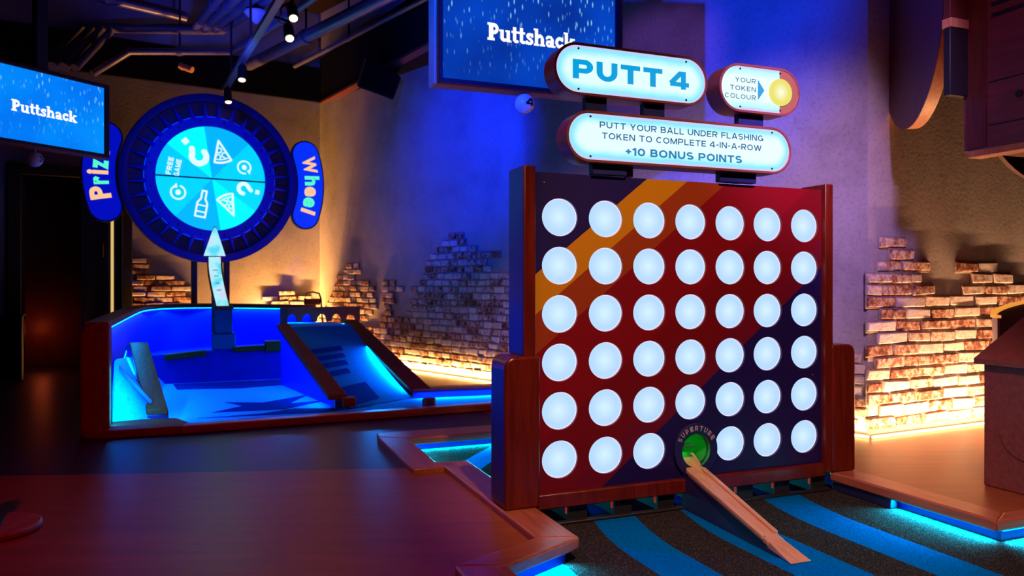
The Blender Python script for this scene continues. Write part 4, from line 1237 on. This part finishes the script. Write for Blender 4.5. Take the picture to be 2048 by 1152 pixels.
# raised deck at the back with its step
MB().hexa([(-1.80, 5.20, 0), (-.42, 5.20, 0), (-.42, 6.1, 0), (-1.80, 6.1, 0)], [(-1.80, 5.20, .285), (-.42, 5.20, .36), (-.42, 6.1, .33), (-1.80, 6.1, .285)]).build('raised_deck', plain('shaded_blue_step', (0.002, 0.004, 0.26), 0.5, spec=0.1), tk)  # tank blue made darker: the step's shade is put into the colour
MB().hexa([(-1.58, 5.14, .24), (-1.20, 5.14, .27), (-1.20, 5.24, .27), (-1.58, 5.24, .24)], [(-1.58, 5.14, .30), (-1.20, 5.14, .33), (-1.20, 5.24, .33), (-1.58, 5.24, .30)]).build('step_log', M['tank_wood'], tk, bevel=0.01)
MB().hexa([(-.95, 5.14, .30), (-.62, 5.14, .31), (-.62, 5.26, .31), (-.95, 5.26, .30)], [(-.95, 5.14, .355), (-.62, 5.14, .365), (-.62, 5.26, .365), (-.95, 5.26, .355)]).build('step_log', M['tank_wood'], tk, bevel=0.01)
MB().box(-.64, -.44, 5.10, 5.3, .30, .405).build('step_block', M['tank_wood'], tk, bevel=0.01)
# banked lane on the left with its border plank
bkq = MB(); NA, NB = 18, 6; vs = []
for i in range(NA + 1):
    y = 2.73 + (0.045 * i if i < 6 else .27 + (5.25 - 3.0) * (i - 6) / (NA - 6))
    q_ = min(1, max(0, (y - 2.73) / .30)); q_ = q_ * q_ * (3 - 2 * q_)
    zw = (.475 - .078 * (y - 2.7)) * q_
    xr = -1.43 - .15 * min(1, (y - 2.85) / 1.3)
    for j in range(NB + 1):
        q = j / NB
        vs.append((-1.79 + (xr + 1.79) * q, y, .012 + zw * (1 - q) ** 1.1))
bkq.add(vs, [(i * (NB + 1) + j, i * (NB + 1) + j + 1, (i + 1) * (NB + 1) + j + 1, (i + 1) * (NB + 1) + j) for i in range(NA) for j in range(NB)])
bank = bkq.build('banked_lane', tank_turf, tk, smooth=60)
for y in (3.35, 2.98):
    MB().hexa([(-1.76, y, .40 - (y - 2.9) * .2), (-1.55, y - .03, .13), (-1.55, y, .13), (-1.76, y + .03, .40 - (y - 2.9) * .2)], [(-1.76, y, .435 - (y - 2.9) * .2), (-1.55, y - .03, .165), (-1.55, y, .165), (-1.76, y + .03, .435 - (y - 2.9) * .2)]).build('lane_slat', M['navy'], tk)


def plank(xa0, xa1, ya, za, xb0, xb1, yb, zb, th=.045, mat=None, name='border_plank'):
    return MB().hexa([(xa0, ya, za - th), (xa1, ya - .03, za - th), (xb1, yb - .03, zb - th), (xb0, yb, zb - th)],
                     [(xa0, ya, za), (xa1, ya - .03, za), (xb1, yb - .03, zb), (xb0, yb, zb)]).build(name, mat or M['tank_wood'], tk, bevel=0.008)


plank(-1.577, -1.437, 2.86, .12, -1.80, -1.655, 4.16, .50)
MB().box(-1.57, -1.44, 2.84, 2.98, .005, .080).build('plank_foot', M['navy'], tk, bevel=0.004)
# sloping lane on the right between two planks
plank(-.299, -.155, 3.09, .12, -.560, -.445, 4.72, .605)
MB().box(-.20, -.10, 2.98, 3.10, .03, .10).build('plank_nose', M['tank_wood'], tk, bevel=0.006)
MB().box(-.25, -.13, 3.05, 3.16, .005, .08).build('plank_foot', M['navy'], tk, bevel=0.004)
plank(.455, .625, 3.42, .085, .150, .318, 5.28, .605)
MB().add([(-.24, 3.12, .01), (-.52, 4.75, .01), (-.52, 4.75, .56), (-.24, 3.12, .07), (-.215, 3.12, .01), (-.495, 4.75, .01), (-.495, 4.75, .56), (-.215, 3.12, .07)],
         [(0, 1, 2, 3), (4, 7, 6, 5), (0, 4, 5, 1), (1, 5, 6, 2), (2, 6, 7, 3), (3, 7, 4, 0)]).build('lane_side', M['tank_blue'], tk)
MB().add([(.50, 3.45, .01), (.20, 5.3, .01), (.20, 5.3, .56), (.50, 3.45, .04), (.60, 3.45, .01), (.30, 5.3, .01), (.30, 5.3, .56), (.60, 3.45, .04)],
         [(0, 1, 2, 3), (4, 7, 6, 5), (0, 4, 5, 1), (1, 5, 6, 2), (2, 6, 7, 3), (3, 7, 4, 0)]).build('lane_side', M['dark_wood'], tk)
ln = MB(); vs = []; NA = 12
for i in range(NA + 1):
    q = i / NA
    y0, y1 = 3.02 + (4.80 - 3.02) * q, 3.42 + (5.0 - 3.42) * q
    z = .012 + (.565 - .012) * (q ** 1.12)
    vs += [(-.19 - .30 * q, y0, z), (.47 - .27 * q, y1, z)]
ln.add(vs, [(2 * i, 2 * i + 1, 2 * i + 3, 2 * i + 2) for i in range(NA)])
ln.build('sloping_lane', tank_turf, tk, smooth=50)
lane_blue = plain('mid_blue_turf', (0.0, 0.05, 0.45), 0.9, scale=60, spec=0.05)
def lane_pt(q, s_):
    y0, y1 = 3.02 + 1.78 * q, 3.42 + 1.58 * q
    return (-.19 - .30 * q + (.66 + .03 * q) * s_, y0 + (y1 - y0) * s_, .012 + .553 * q ** 1.12 + .006)
for q0, q1, s0_, s1_ in ((.62, .68, .04, .60), (.53, .585, .04, .56), (.44, .50, .04, .52), (.34, .40, .04, .46), (.02, .22, .10, .55)):
    sb = MB(); vs = []
    for i in range(7):
        q = q0 + (q1 - q0) * i / 6
        vs += [lane_pt(q, s0_), lane_pt(q + .03, s1_)]
    sb.add(vs, [(2 * i, 2 * i + 1, 2 * i + 3, 2 * i + 2) for i in range(6)]).build('lane_stripe', lane_blue, tk, smooth=50)
MB().hexa([(-.50, 4.78, .52), (.20, 4.98, .52), (.10, 5.65, .52), (-.45, 5.75, .52)], [(-.50, 4.78, .566), (.20, 4.98, .566), (.10, 5.65, .566), (-.45, 5.75, .566)]).build('top_deck', tank_turf, tk)
led_light('tank_strip_throw', FB.w(.445, 3.50, .085), FB.w(.160, 5.20, .57), DOWN - FB.d * 1.2, TANK, 50)
led_light('tank_strip_throw', FB.w(-.33, 3.2, .085), FB.w(-.585, 4.75, .56), DOWN - FB.d * .8, TANK, 5)
led_light('tank_strip_throw', FB.w(-1.40, 2.96, .085), FB.w(-1.62, 4.12, .45), DOWN + FB.d * .8, TANK, 5)
led_light('tank_strip_throw', FB.w(-1.60, 2.96, .11), FB.w(-1.80, 4.0, .44), DOWN - FB.d * .8, TANK, 26)
led_light('tank_strip_throw', FB.w(-1.77, 2.60, .45), FB.w(-1.77, 2.60, .08), FB.e + FB.d * .3, TANK, 50)  # added vertical light that brightens the bank, no strip stands here
# gate with five small arches across the top of the lane
ga, gb2 = Vector((-.50, 4.84, 0)), Vector((.30, 5.00, 0))
gd = (gb2 - ga).normalized(); ge = Vector((-gd.y, gd.x, 0)); gl = (gb2 - ga).length
prof = [(0, .755), (0, .61)]
for k in range(5):
    c0 = .10 + k * (gl - .2) / 4
    prof += [(c0 - .052, .61)] + [(c0 + .052 * math.cos(PI - PI * q / 8), .61 + .075 * math.sin(PI * q / 8)) for q in range(1, 8)] + [(c0 + .052, .61)]
prof += [(gl, .61), (gl, .755)]
tri = tessellate_polygon([[Vector((p[0], p[1], 0)) for p in prof]])
n = len(prof)
gm = MB()
gm.add([ga + gd * p[0] + Vector((0, 0, p[1])) for p in prof] + [ga + gd * p[0] + ge * .03 + Vector((0, 0, p[1])) for p in prof],
       [tuple(t) for t in tri] + [tuple(i + n for i in t) for t in tri] + [(i, (i + 1) % n, n + (i + 1) % n, n + i) for i in range(n)])
gm.build('arch_gate', M['dark_wood'], tk, smooth=20)
MB().hexa([ga + Vector(v) for v in ((-.02, -.06, .55), (.05, -.05, .55), (.05, .03, .55), (-.02, .03, .55))], [ga + Vector(v) for v in ((-.02, -.06, .755), (.05, -.05, .755), (.05, .03, .755), (-.02, .03, .755))]).build('gate_post', M['black'], tk, bevel=0.006)
MB().prism(ell(.475, 2.92, .062, .05, 6), 'z', .006, .075).build('bumper', M['dark_wood'], tk, bevel=0.012)

# chair-back like hoop seen behind the rim
hp = MB(); q0 = WLp = None
hc = FL.w(-0.22, -0.55)
hs = thing('bar_stool', 'small stool with a rounded metal back rail behind the tank rim', 'stool', Frame(hc.x, hc.y, TH2), (0, 0, 0))
hw = .105
MB().tube([(-hw, 0.13, .66), (-hw, 0.15, .80), (-hw * .8, 0.155, .865), (0, 0.16, .885), (hw * .8, 0.155, .865), (hw, 0.15, .80), (hw, 0.13, .66)], .012, 8).build('back_rail', M['black'], hs)
MB().prism(ell(0, 0, .16, .16, 28), 'z', .62, .66).build('seat', M['cabinet_wood'], hs, bevel=0.01)
for sx in (-1, 1):
    for sy in (-1, 1):
        MB().tube([(sx * .10, sy * .10, .62), (sx * .15, sy * .15, 0)], .012, 8).build('leg', M['black'], hs)
MB().box(-.095, .095, .145, .155, .72, .80).build('backrest', M['cabinet_wood'], hs, bevel=0.01)

# ------------------------------------------------------------------ lit arrow on its pedestal
aw = thing('arrow_sign', 'glowing white arrow light pointing up at the prize wheel', 'arrow sign', FB, (-1.02, 5.3, .30))
AX = -1.02
SLx = -1.035
pd = MB(); pd.box(SLx - .083, SLx + .083, 5.20, 5.40, .48, .735); pd.build('pedestal', M['navy'], aw, bevel=0.008)
MB().box(SLx - .110, SLx + .110, 5.15, 5.42, .332, .492).build('plinth', M['navy'], aw, bevel=0.008)
MB().box(SLx - .095, SLx + .095, 5.14, 5.40, .735, .768).build('cap', M['tank_wood'], aw, bevel=0.006)
# the lit channel climbs from the pedestal to the foot of the arrow head
path = [(-1.045, 5.17, .772), (-1.070, 5.25, .880), (-1.092, 5.31, .99), (-1.111, 5.37, 1.10), (-1.118, 5.41, 1.18), (-1.119, 5.455, 1.30)]
def band(path, hw, up, th):
    vs, n = [], len(path)
    for (x, y, z) in path:
        vs += [(x - hw, y - up, z + up * .5), (x + hw, y - up, z + up * .5), (x + hw, y - up + th, z + up * .5 - th * .5), (x - hw, y - up + th, z + up * .5 - th * .5)]
    fs = [(0, 1, 2, 3), tuple(4 * (n - 1) + k for k in range(4))]
    for i in range(n - 1):
        for k in range(4):
            k2 = (k + 1) % 4
            fs.append((i * 4 + k, i * 4 + k2, i * 4 + 4 + k2, i * 4 + 4 + k))
    return MB().add(vs, fs)
band(path, .073, 0.0, .06).build('channel_case', M['tank_wood'], aw, bevel=0.004)
def arrow_acrylic():
    """White acrylic over a row of lamps: whiter at the edges, cyan along the lamps."""
    m, t, b = nt('arrow_acrylic')
    tc = node(t, 'ShaderNodeTexCoord'); sp = node(t, 'ShaderNodeSeparateXYZ'); t.links.new(tc.outputs['Object'], sp.inputs[0])
    nz = node(t, 'ShaderNodeTexNoise'); nz.inputs['Scale'].default_value = 6; t.links.new(tc.outputs['Object'], nz.inputs['Vector'])
    r = ramp(t, [(.35, srgb(90, 225, 250)), (.5, srgb(180, 248, 255)), (.68, srgb(222, 215, 255))])
    t.links.new(nz.outputs['Fac'], r.inputs['Fac']); t.links.new(r.outputs['Color'], b.inputs['Emission Color'])
    b.inputs['Emission Strength'].default_value = .95; b.inputs['Base Color'].default_value = (.03, .03, .03, 1)
    return m
arm_glow = arrow_acrylic()
lc = band(path, .058, 0.006, .01).build('lit_channel', arm_glow, aw)
for k in range(4):
    q = .28 + .13 * k
    i0 = min(int(q * 5), 4); f_ = q * 5 - i0
    p = Vector(path[i0]).lerp(Vector(path[i0 + 1]), f_)
    MB().box(p.x - .022, p.x + .022, p.y - .0085, p.y - .0065, p.z, p.z + .008).build('mark', M['sign_text_teal'], lc)
hx, hy, hz = -1.117, 5.435, 1.280
hd = [(hx - .108, hz), (hx + .104, hz), (hx + .018, hz + .278), (hx + .008, hz + .294), (hx - .008, hz + .294), (hx - .018, hz + .278)]
MB().prism([(hx + (p[0] - hx) * 1.12, hz + .14 + (p[1] - hz - .14) * 1.07) for p in hd], 'y', hy, hy + .05).build('head_case', M['navy'], aw, bevel=0.004)
MB().prism(hd, 'y', hy - .006, hy).build('lit_head', arm_glow, aw)
MB().box(-1.15, -1.09, 5.50, 5.55, .325, 1.40).build('stand', M['black'], aw)

# ------------------------------------------------------------------ counter, hoop and spool at the right edge
FC = Frame(2.335, 3.775, TH)
ct = thing('counter', 'reddish wooden counter with a sloping top at the right edge', 'counter', FC, (0.5, -0.5, 0))
MB().box(0, 0.9, -.385, 0, 0, .600).build('body', M['cabinet_wood'], ct, bevel=0.006)
MB().prism([(y, z) for y, z in pill(-.22, .30, .14, .14)], 'x', -0.006, 0.0).build('rounded_panel', M['cabinet_wood'], ct, bevel=0.004)
MB().add([(-.03, .03, .600), (.93, .03, .600), (.93, -.40, .600), (-.03, -.40, .600), (-.03, .03, .626), (.93, .03, .626), (.93, -.40, .626), (-.03, -.40, .626), (.45, .03, .890), (.45, -.40, .890)],
         [(0, 1, 2, 3), (0, 4, 7, 3), (1, 2, 6, 5), (0, 1, 5, 8, 4), (3, 2, 6, 9, 7), (4, 8, 9, 7), (8, 5, 6, 9)]).build('sloping_top', M['cabinet_wood'], ct, smooth=0)

HCX, HCY, HR = 3.48, 4.40, .60
hoop = thing('curved_screen', 'grey curved panel with an orange glow put on its top edge beside the counter', 'panel', Frame(HCX, HCY, 0), (0, 0, 0))
def hoop_top(a): return .79 + .10 * max(0.0, (148 - a) / 58)
for nm, r0, r1, mt in (('curved_sheet', HR - .012, HR, M['grey_panel']), ('top_trim', HR - .020, HR + .010, glow('orange_edge_glow', (1.0, 0.36, 0.05), 0.85))):  # the lit orange look of the trim is put in as emission
    mbq = MB(); vs = []; N = 36
    for k in range(N + 1):
        a = 165 - 110 * k / N
        for r_ in (r0, r1):
            for z in ((0, hoop_top(a)) if nm == 'curved_sheet' else (hoop_top(a), hoop_top(a) + .018)):
                vs.append((r_ * math.cos(math.radians(a)), r_ * math.sin(math.radians(a)), z))
    fs = []
    for k in range(N):
        b = 4 * k
        for (i_, j_) in ((0, 1), (1, 3), (3, 2), (2, 0)):
            fs.append((b + i_, b + j_, b + 4 + j_, b + 4 + i_))
    fs += [(0, 1, 3, 2), (4 * N, 4 * N + 1, 4 * N + 3, 4 * N + 2)]
    mbq.add(vs, fs).build(nm, mt, hoop, smooth=60)

# giant hanging spool: cabinet, two round discs, lit undersides
FG = Frame(2.38, 4.02, math.atan2(-.93, .368))      # local x runs from the far edge towards the viewer, local y into the body (right)
gs = thing('hanging_cabinet', 'dark red hanging wooden cabinet with louvre slots at the top right', 'cabinet', FG, (0.5, 0.3, 1.69))
MB().box(0, 1.1, 0, .60, 1.69, 3.2).build('body', M['cabinet_wood'], gs, bevel=0.005)
MB().box(0.02, 0.13, -0.006, 0, 1.70, 3.2).build('edge_strip', M['dark_wood'], gs, bevel=0.002)
for k in range(7):
    MB().box(0.16, 1.05, -0.010, 0.0, 2.35 + k * .055, 2.366 + k * .055).build('louvre_slot', M['black'], gs, bevel=0.002)
for z in (1.80, 2.02):
    MB().box(0.14, 1.1, -0.003, 0.0, z, z + .006).build('groove', M['black'], gs)
MB().tube([(0.30, -0.008, 1.93), (0.30, 0.0, 1.93)], 0.017, 14).build('peg_hole', M['black'], gs)
MB().box(0.45, 0.9, -0.005, 0.0, 2.08, 2.30).build('plate', M['grey_panel'], gs)
MB().box(0.02, 1.1, 0.0, 0.10, 1.655, 1.69).build('bottom_edge', M['edge_wood'], gs, bevel=0.003)


def disc_thing(label, fr, r, zc, th, mat_face, edge):
    t = thing('hanging_disc', label, 'disc', fr, (0, 0, zc - r))
    MB().prism(ell(0, zc, r, r, 64), 'y', 0.0, th * .06).build('face', mat_face, t)
    MB().prism(ell(0, zc, r * .998, r * .998, 64), 'y', th * .06, th).build('edge_band', edge, t)
    return t


ang = math.atan2(-.977, .21) 
d1 = disc_thing('big dark wooden disc hanging edge-on left of the louvred cabinet', Frame(2.395, 4.60, math.atan2(-.977, -.215)), .618, 2.556, .07, M['dark_wood'], M['edge_wood'])
d2 = disc_thing('dark wooden disc behind the louvred cabinet, dipping below it', Frame(3.246, 4.60, TH), .66, 2.255, .03, M['dark_wood'], M['dark_wood'])
ax_ = thing('axle_block', 'black block joining the hanging disc to the louvred cabinet', 'axle', FG, (0, -.06, 2.0))
MB().box(-.01, .03, -.135, -.001, 1.975, 2.325).build('block', M['black'], ax_, bevel=0.004)
MB().box(-.02, .035, -.135, -.001, 2.326, 2.375).build('lit_edge', M['edge_wood'], ax_, bevel=0.003)
MB().box(-.01, .03, -.135, -.001, 2.376, 3.2).build('upper_board', M['dark_wood'], ax_, bevel=0.004)

# ------------------------------------------------------------------ things near the left edge
cd = thing('partition', 'low dark navy partition at the left edge, beside the doorway', 'partition', FW, (-5.3, 7.85, 0))
MB().box(-6.6, -5.05, 7.85, 7.89, 0, .66).build('panel', M['black'], cd, bevel=0.006)
MB().box(-6.62, -5.03, 7.84, 7.90, .66, .68).build('top_cap', M['black'], cd, bevel=0.004)
rd = thing('table_base', 'round wooden table foot cut off by the left edge of the floor', 'table', FW, (-2.10, 3.06, 0))
MB().prism([(-2.10 + p[0], 3.06 + p[1]) for p in ell(0, 0, .185, .185, 48)], 'z', 0.0, .028).build('foot_plate', M['kerb_wood'], rd, bevel=0.008)
MB().tube([(-2.10, 3.06, .028), (-2.10, 3.06, .70)], .035, 16).build('column', M['black'], rd)
MB().prism([(-2.10 + p[0], 3.06 + p[1]) for p in ell(0, 0, .05, .05, 20)], 'z', .028, .045).build('collar', M['black'], rd)
bx = thing('bollard', 'small tan upright block in the dark doorway', 'block', FL, (-2.72, -0.3, 0))
MB().box(-2.79, -2.71, -.35, -.27, 0, .30).build('post', M['edge_wood'], bx, bevel=0.006)
MB().box(-2.795, -2.705, -.355, -.265, .30, .315).build('cap', M['edge_wood'], bx, bevel=0.004)

# ------------------------------------------------------------------ overhead: conduits, track lights, speaker
def conduit(label, pts, r, brackets=()):
    t = thing('ceiling_pipe', label, 'pipe', FW, (pts[0][0], pts[0][1], pts[0][2]), 'ceiling pipes')
    MB().tube(pts, r, 12).build('pipe', M['steel'], t, smooth=60)
    for i in brackets:
        a, b = Vector(pts[i]), Vector(pts[i + 1]); m = (a + b) / 2
        MB().tube([m, (m.x, m.y, 4.6)], .012, 6).build('hanger_rod', M['black'], t)
        d = (b - a).normalized() * .03
        MB().tube([m - d, m + d], r * 1.25, 12).build('clamp', M['steel'], t)


lab = ['outermost of the four bent parallel ceiling pipes', 'second from outside of the four bent parallel ceiling pipes', 'third from outside of the four bent parallel ceiling pipes', 'innermost of the four bent parallel ceiling pipes']
for k in range(4):
    o = .17 * k
    conduit(lab[k], [(-4.94 + o * .6, 8.01 - o * .25 + .22 * k * .3, 3.28), (-4.85 + o * .6, 8.62 - o * .25 + .22 * k * .3, 3.9), (-3.62 + o * .55, 8.70 - o * .25 + .22 * k * .3, 3.9), (-2.6 + o * 1.25, 7.2, 3.9), (-0.9 + o * 1.25, 4.6, 3.9)], .055 if k in (1, 2) else .045, (2,))
conduit('lowest bent ceiling pipe, running level above the prize wheel', [(-4.65, 8.45, 3.32), (-4.36, 8.70, 3.64), (-3.22, 8.70, 3.64), (-2.76, 8.20, 3.64), (-1.88, 7.11, 3.64), (-.6, 5.52, 3.64)], .040, (1, 3))
conduit('thickest straight ceiling pipe, lit blue, right of the track', [(-3.14, 9.10, 3.6), (-1.21, 7.0, 3.6), (.2, 5.47, 3.6)], .065, (0, 1))
conduit('thin straight rail along the black bulkhead', [(-2.807, 9.85, 3.8), (-.927, 7.60, 3.8), (.4, 6.0, 3.8)], .028, (0,))
conduit('short pipe near the top left corner of the ceiling', [(-5.2, 8.0, 4.2), (-3.933, 9.2, 4.2)], .05, (0,))

tr = thing('light_track', 'sloping-looking blue-lit light track above the prize wheel', 'light track', FW, (-2.6, 7.45, 3.2))
T0, T1 = Vector((-3.32, 8.80, 3.2)), Vector((-1.60, 5.55, 3.2))
td = (T1 - T0).normalized()
tn = Vector((-td.y, td.x, 0)) * .032
MB().hexa([T0 - tn, T0 + tn, T1 + tn, T1 - tn], [p + Vector((0, 0, .045)) for p in (T0 - tn, T0 + tn, T1 + tn, T1 - tn)]).build('rail', M['steel'], tr, bevel=0.004)
for q in (.15, .5, .85):
    p = T0.lerp(T1, q)
    MB().tube([p + Vector((0, 0, .04)), (p.x, p.y, 4.6)], .012, 8).build('hanger_rod', M['black'], tr)


def track_lamp(label, p, d, power, arm=None):
    t = thing('track_light', label, 'spotlight', FW, tuple(p), 'track lights')
    d = Vector(d).normalized()
    a = Vector(p); c = a + Vector((0, 0, -.10))
    MB().tube([a + Vector((0, 0, -.001)), c], .014, 8).build('stem', M['black'], t)
    if arm is not None:
        MB().tube([a + Vector((0, 0, -.010)), Vector(arm)], .012, 8).build('arm', M['black'], t)
    MB().tube([c - d * .09, c - d * .07, c + d * .08], [.028, .042, .045], 18).build('body', M['black'], t, smooth=40)
    sh = MB().tube([c + d * .08, c + d * .083], .033, 18); sh.build('lamp', M['lamp_warm'], t)
    l = bpy.data.lights.new('track_light_beam', 'SPOT'); l.energy = power; l.color = (1, .62, .28); l.spot_size = math.radians(50); l.spot_blend = .6; l.shadow_soft_size = .04
    o = bpy.data.objects.new('track_light_beam', l); COL.objects.link(o); o.location = c + d * .10
    aim(o, c + d * 2)


track_lamp('track spotlight hanging in front of the prize wheel rim', T0.lerp(T1, .08), (.15, -.2, -1), 8)
track_lamp('track spotlight halfway along the track, under the thick pipe', T0.lerp(T1, .36), (.1, -.35, -1), 10)
track_lamp('upper of the two warm spotlights at the top end of the track', T0.lerp(T1, .80) + Vector((.16, 0, .10)), (.25, -.55, -.8), 10, T0.lerp(T1, .80) + Vector((.035, 0, .03)))
track_lamp('lower of the two warm spotlights at the top end of the track', T0.lerp(T1, .76) + Vector((.16, 0, -.02)), (.25, -.55, -.8), 10, T0.lerp(T1, .76) + Vector((.035, 0, .01)))

dh = thing('smoke_detector', 'pale cone-shaped detector hanging between the ceiling pipes', 'detector', FW, (-2.66, 7.93, 3.70))
MB().tube([(-2.66, 7.93, 3.82), (-2.66, 7.93, 3.80), (-2.66, 7.93, 3.70)], [.12, .12, .02], 20).build('cone', M['shade_white'], dh)
MB().tube([(-2.66, 7.93, 3.82), (-2.66, 7.93, 4.6)], .012, 8).build('hanger_rod', M['black'], dh)

sp_o = FBL.w(2.02, -.42, 0)
spk = thing('speaker', 'black loudspeaker mounted high on the blue wall beside the right screen', 'speaker', Frame(sp_o.x, sp_o.y, .3), (0, 0, 2.95))
MB().hexa([(-.22, -.20, 3.10), (.16, -.20, 2.98), (.18, .16, 3.10), (-.20, .16, 3.20)], [(-.12, -.14, 3.44), (.26, -.14, 3.26), (.28, .24, 3.40), (-.10, .24, 3.56)]).build('cabinet', M['black'], spk, bevel=0.02, seg=3)
MB().hexa([(-.20, -.21, 3.12), (.15, -.21, 3.01), (.15, -.19, 3.01), (-.20, -.19, 3.12)], [(-.11, -.155, 3.42), (.24, -.155, 3.25), (.24, -.14, 3.25), (-.11, -.14, 3.42)]).build('grille', M['bulkhead'], spk, bevel=0.004)
MB().tube([(0.1, .1, 3.4), (0.1, .38, 3.5)], .03, 10).build('bracket', M['black'], spk)

cmn = FL.w(-1.72, -.20, 0)
cm_ = thing('ceiling_camera', 'small tan wall-mounted camera on the dark bulkhead above the wheel', 'camera', Frame(cmn.x, cmn.y, TH2), (0, 0, 3.5))
MB().tube([(0, .15, 3.60), (0, .02, 3.60)], .02, 8).build('bracket', M['edge_wood'], cm_)
MB().tube([(-.04, .02, 3.60), (.08, -.08, 3.54)], .038, 12).build('housing', M['edge_wood'], cm_)
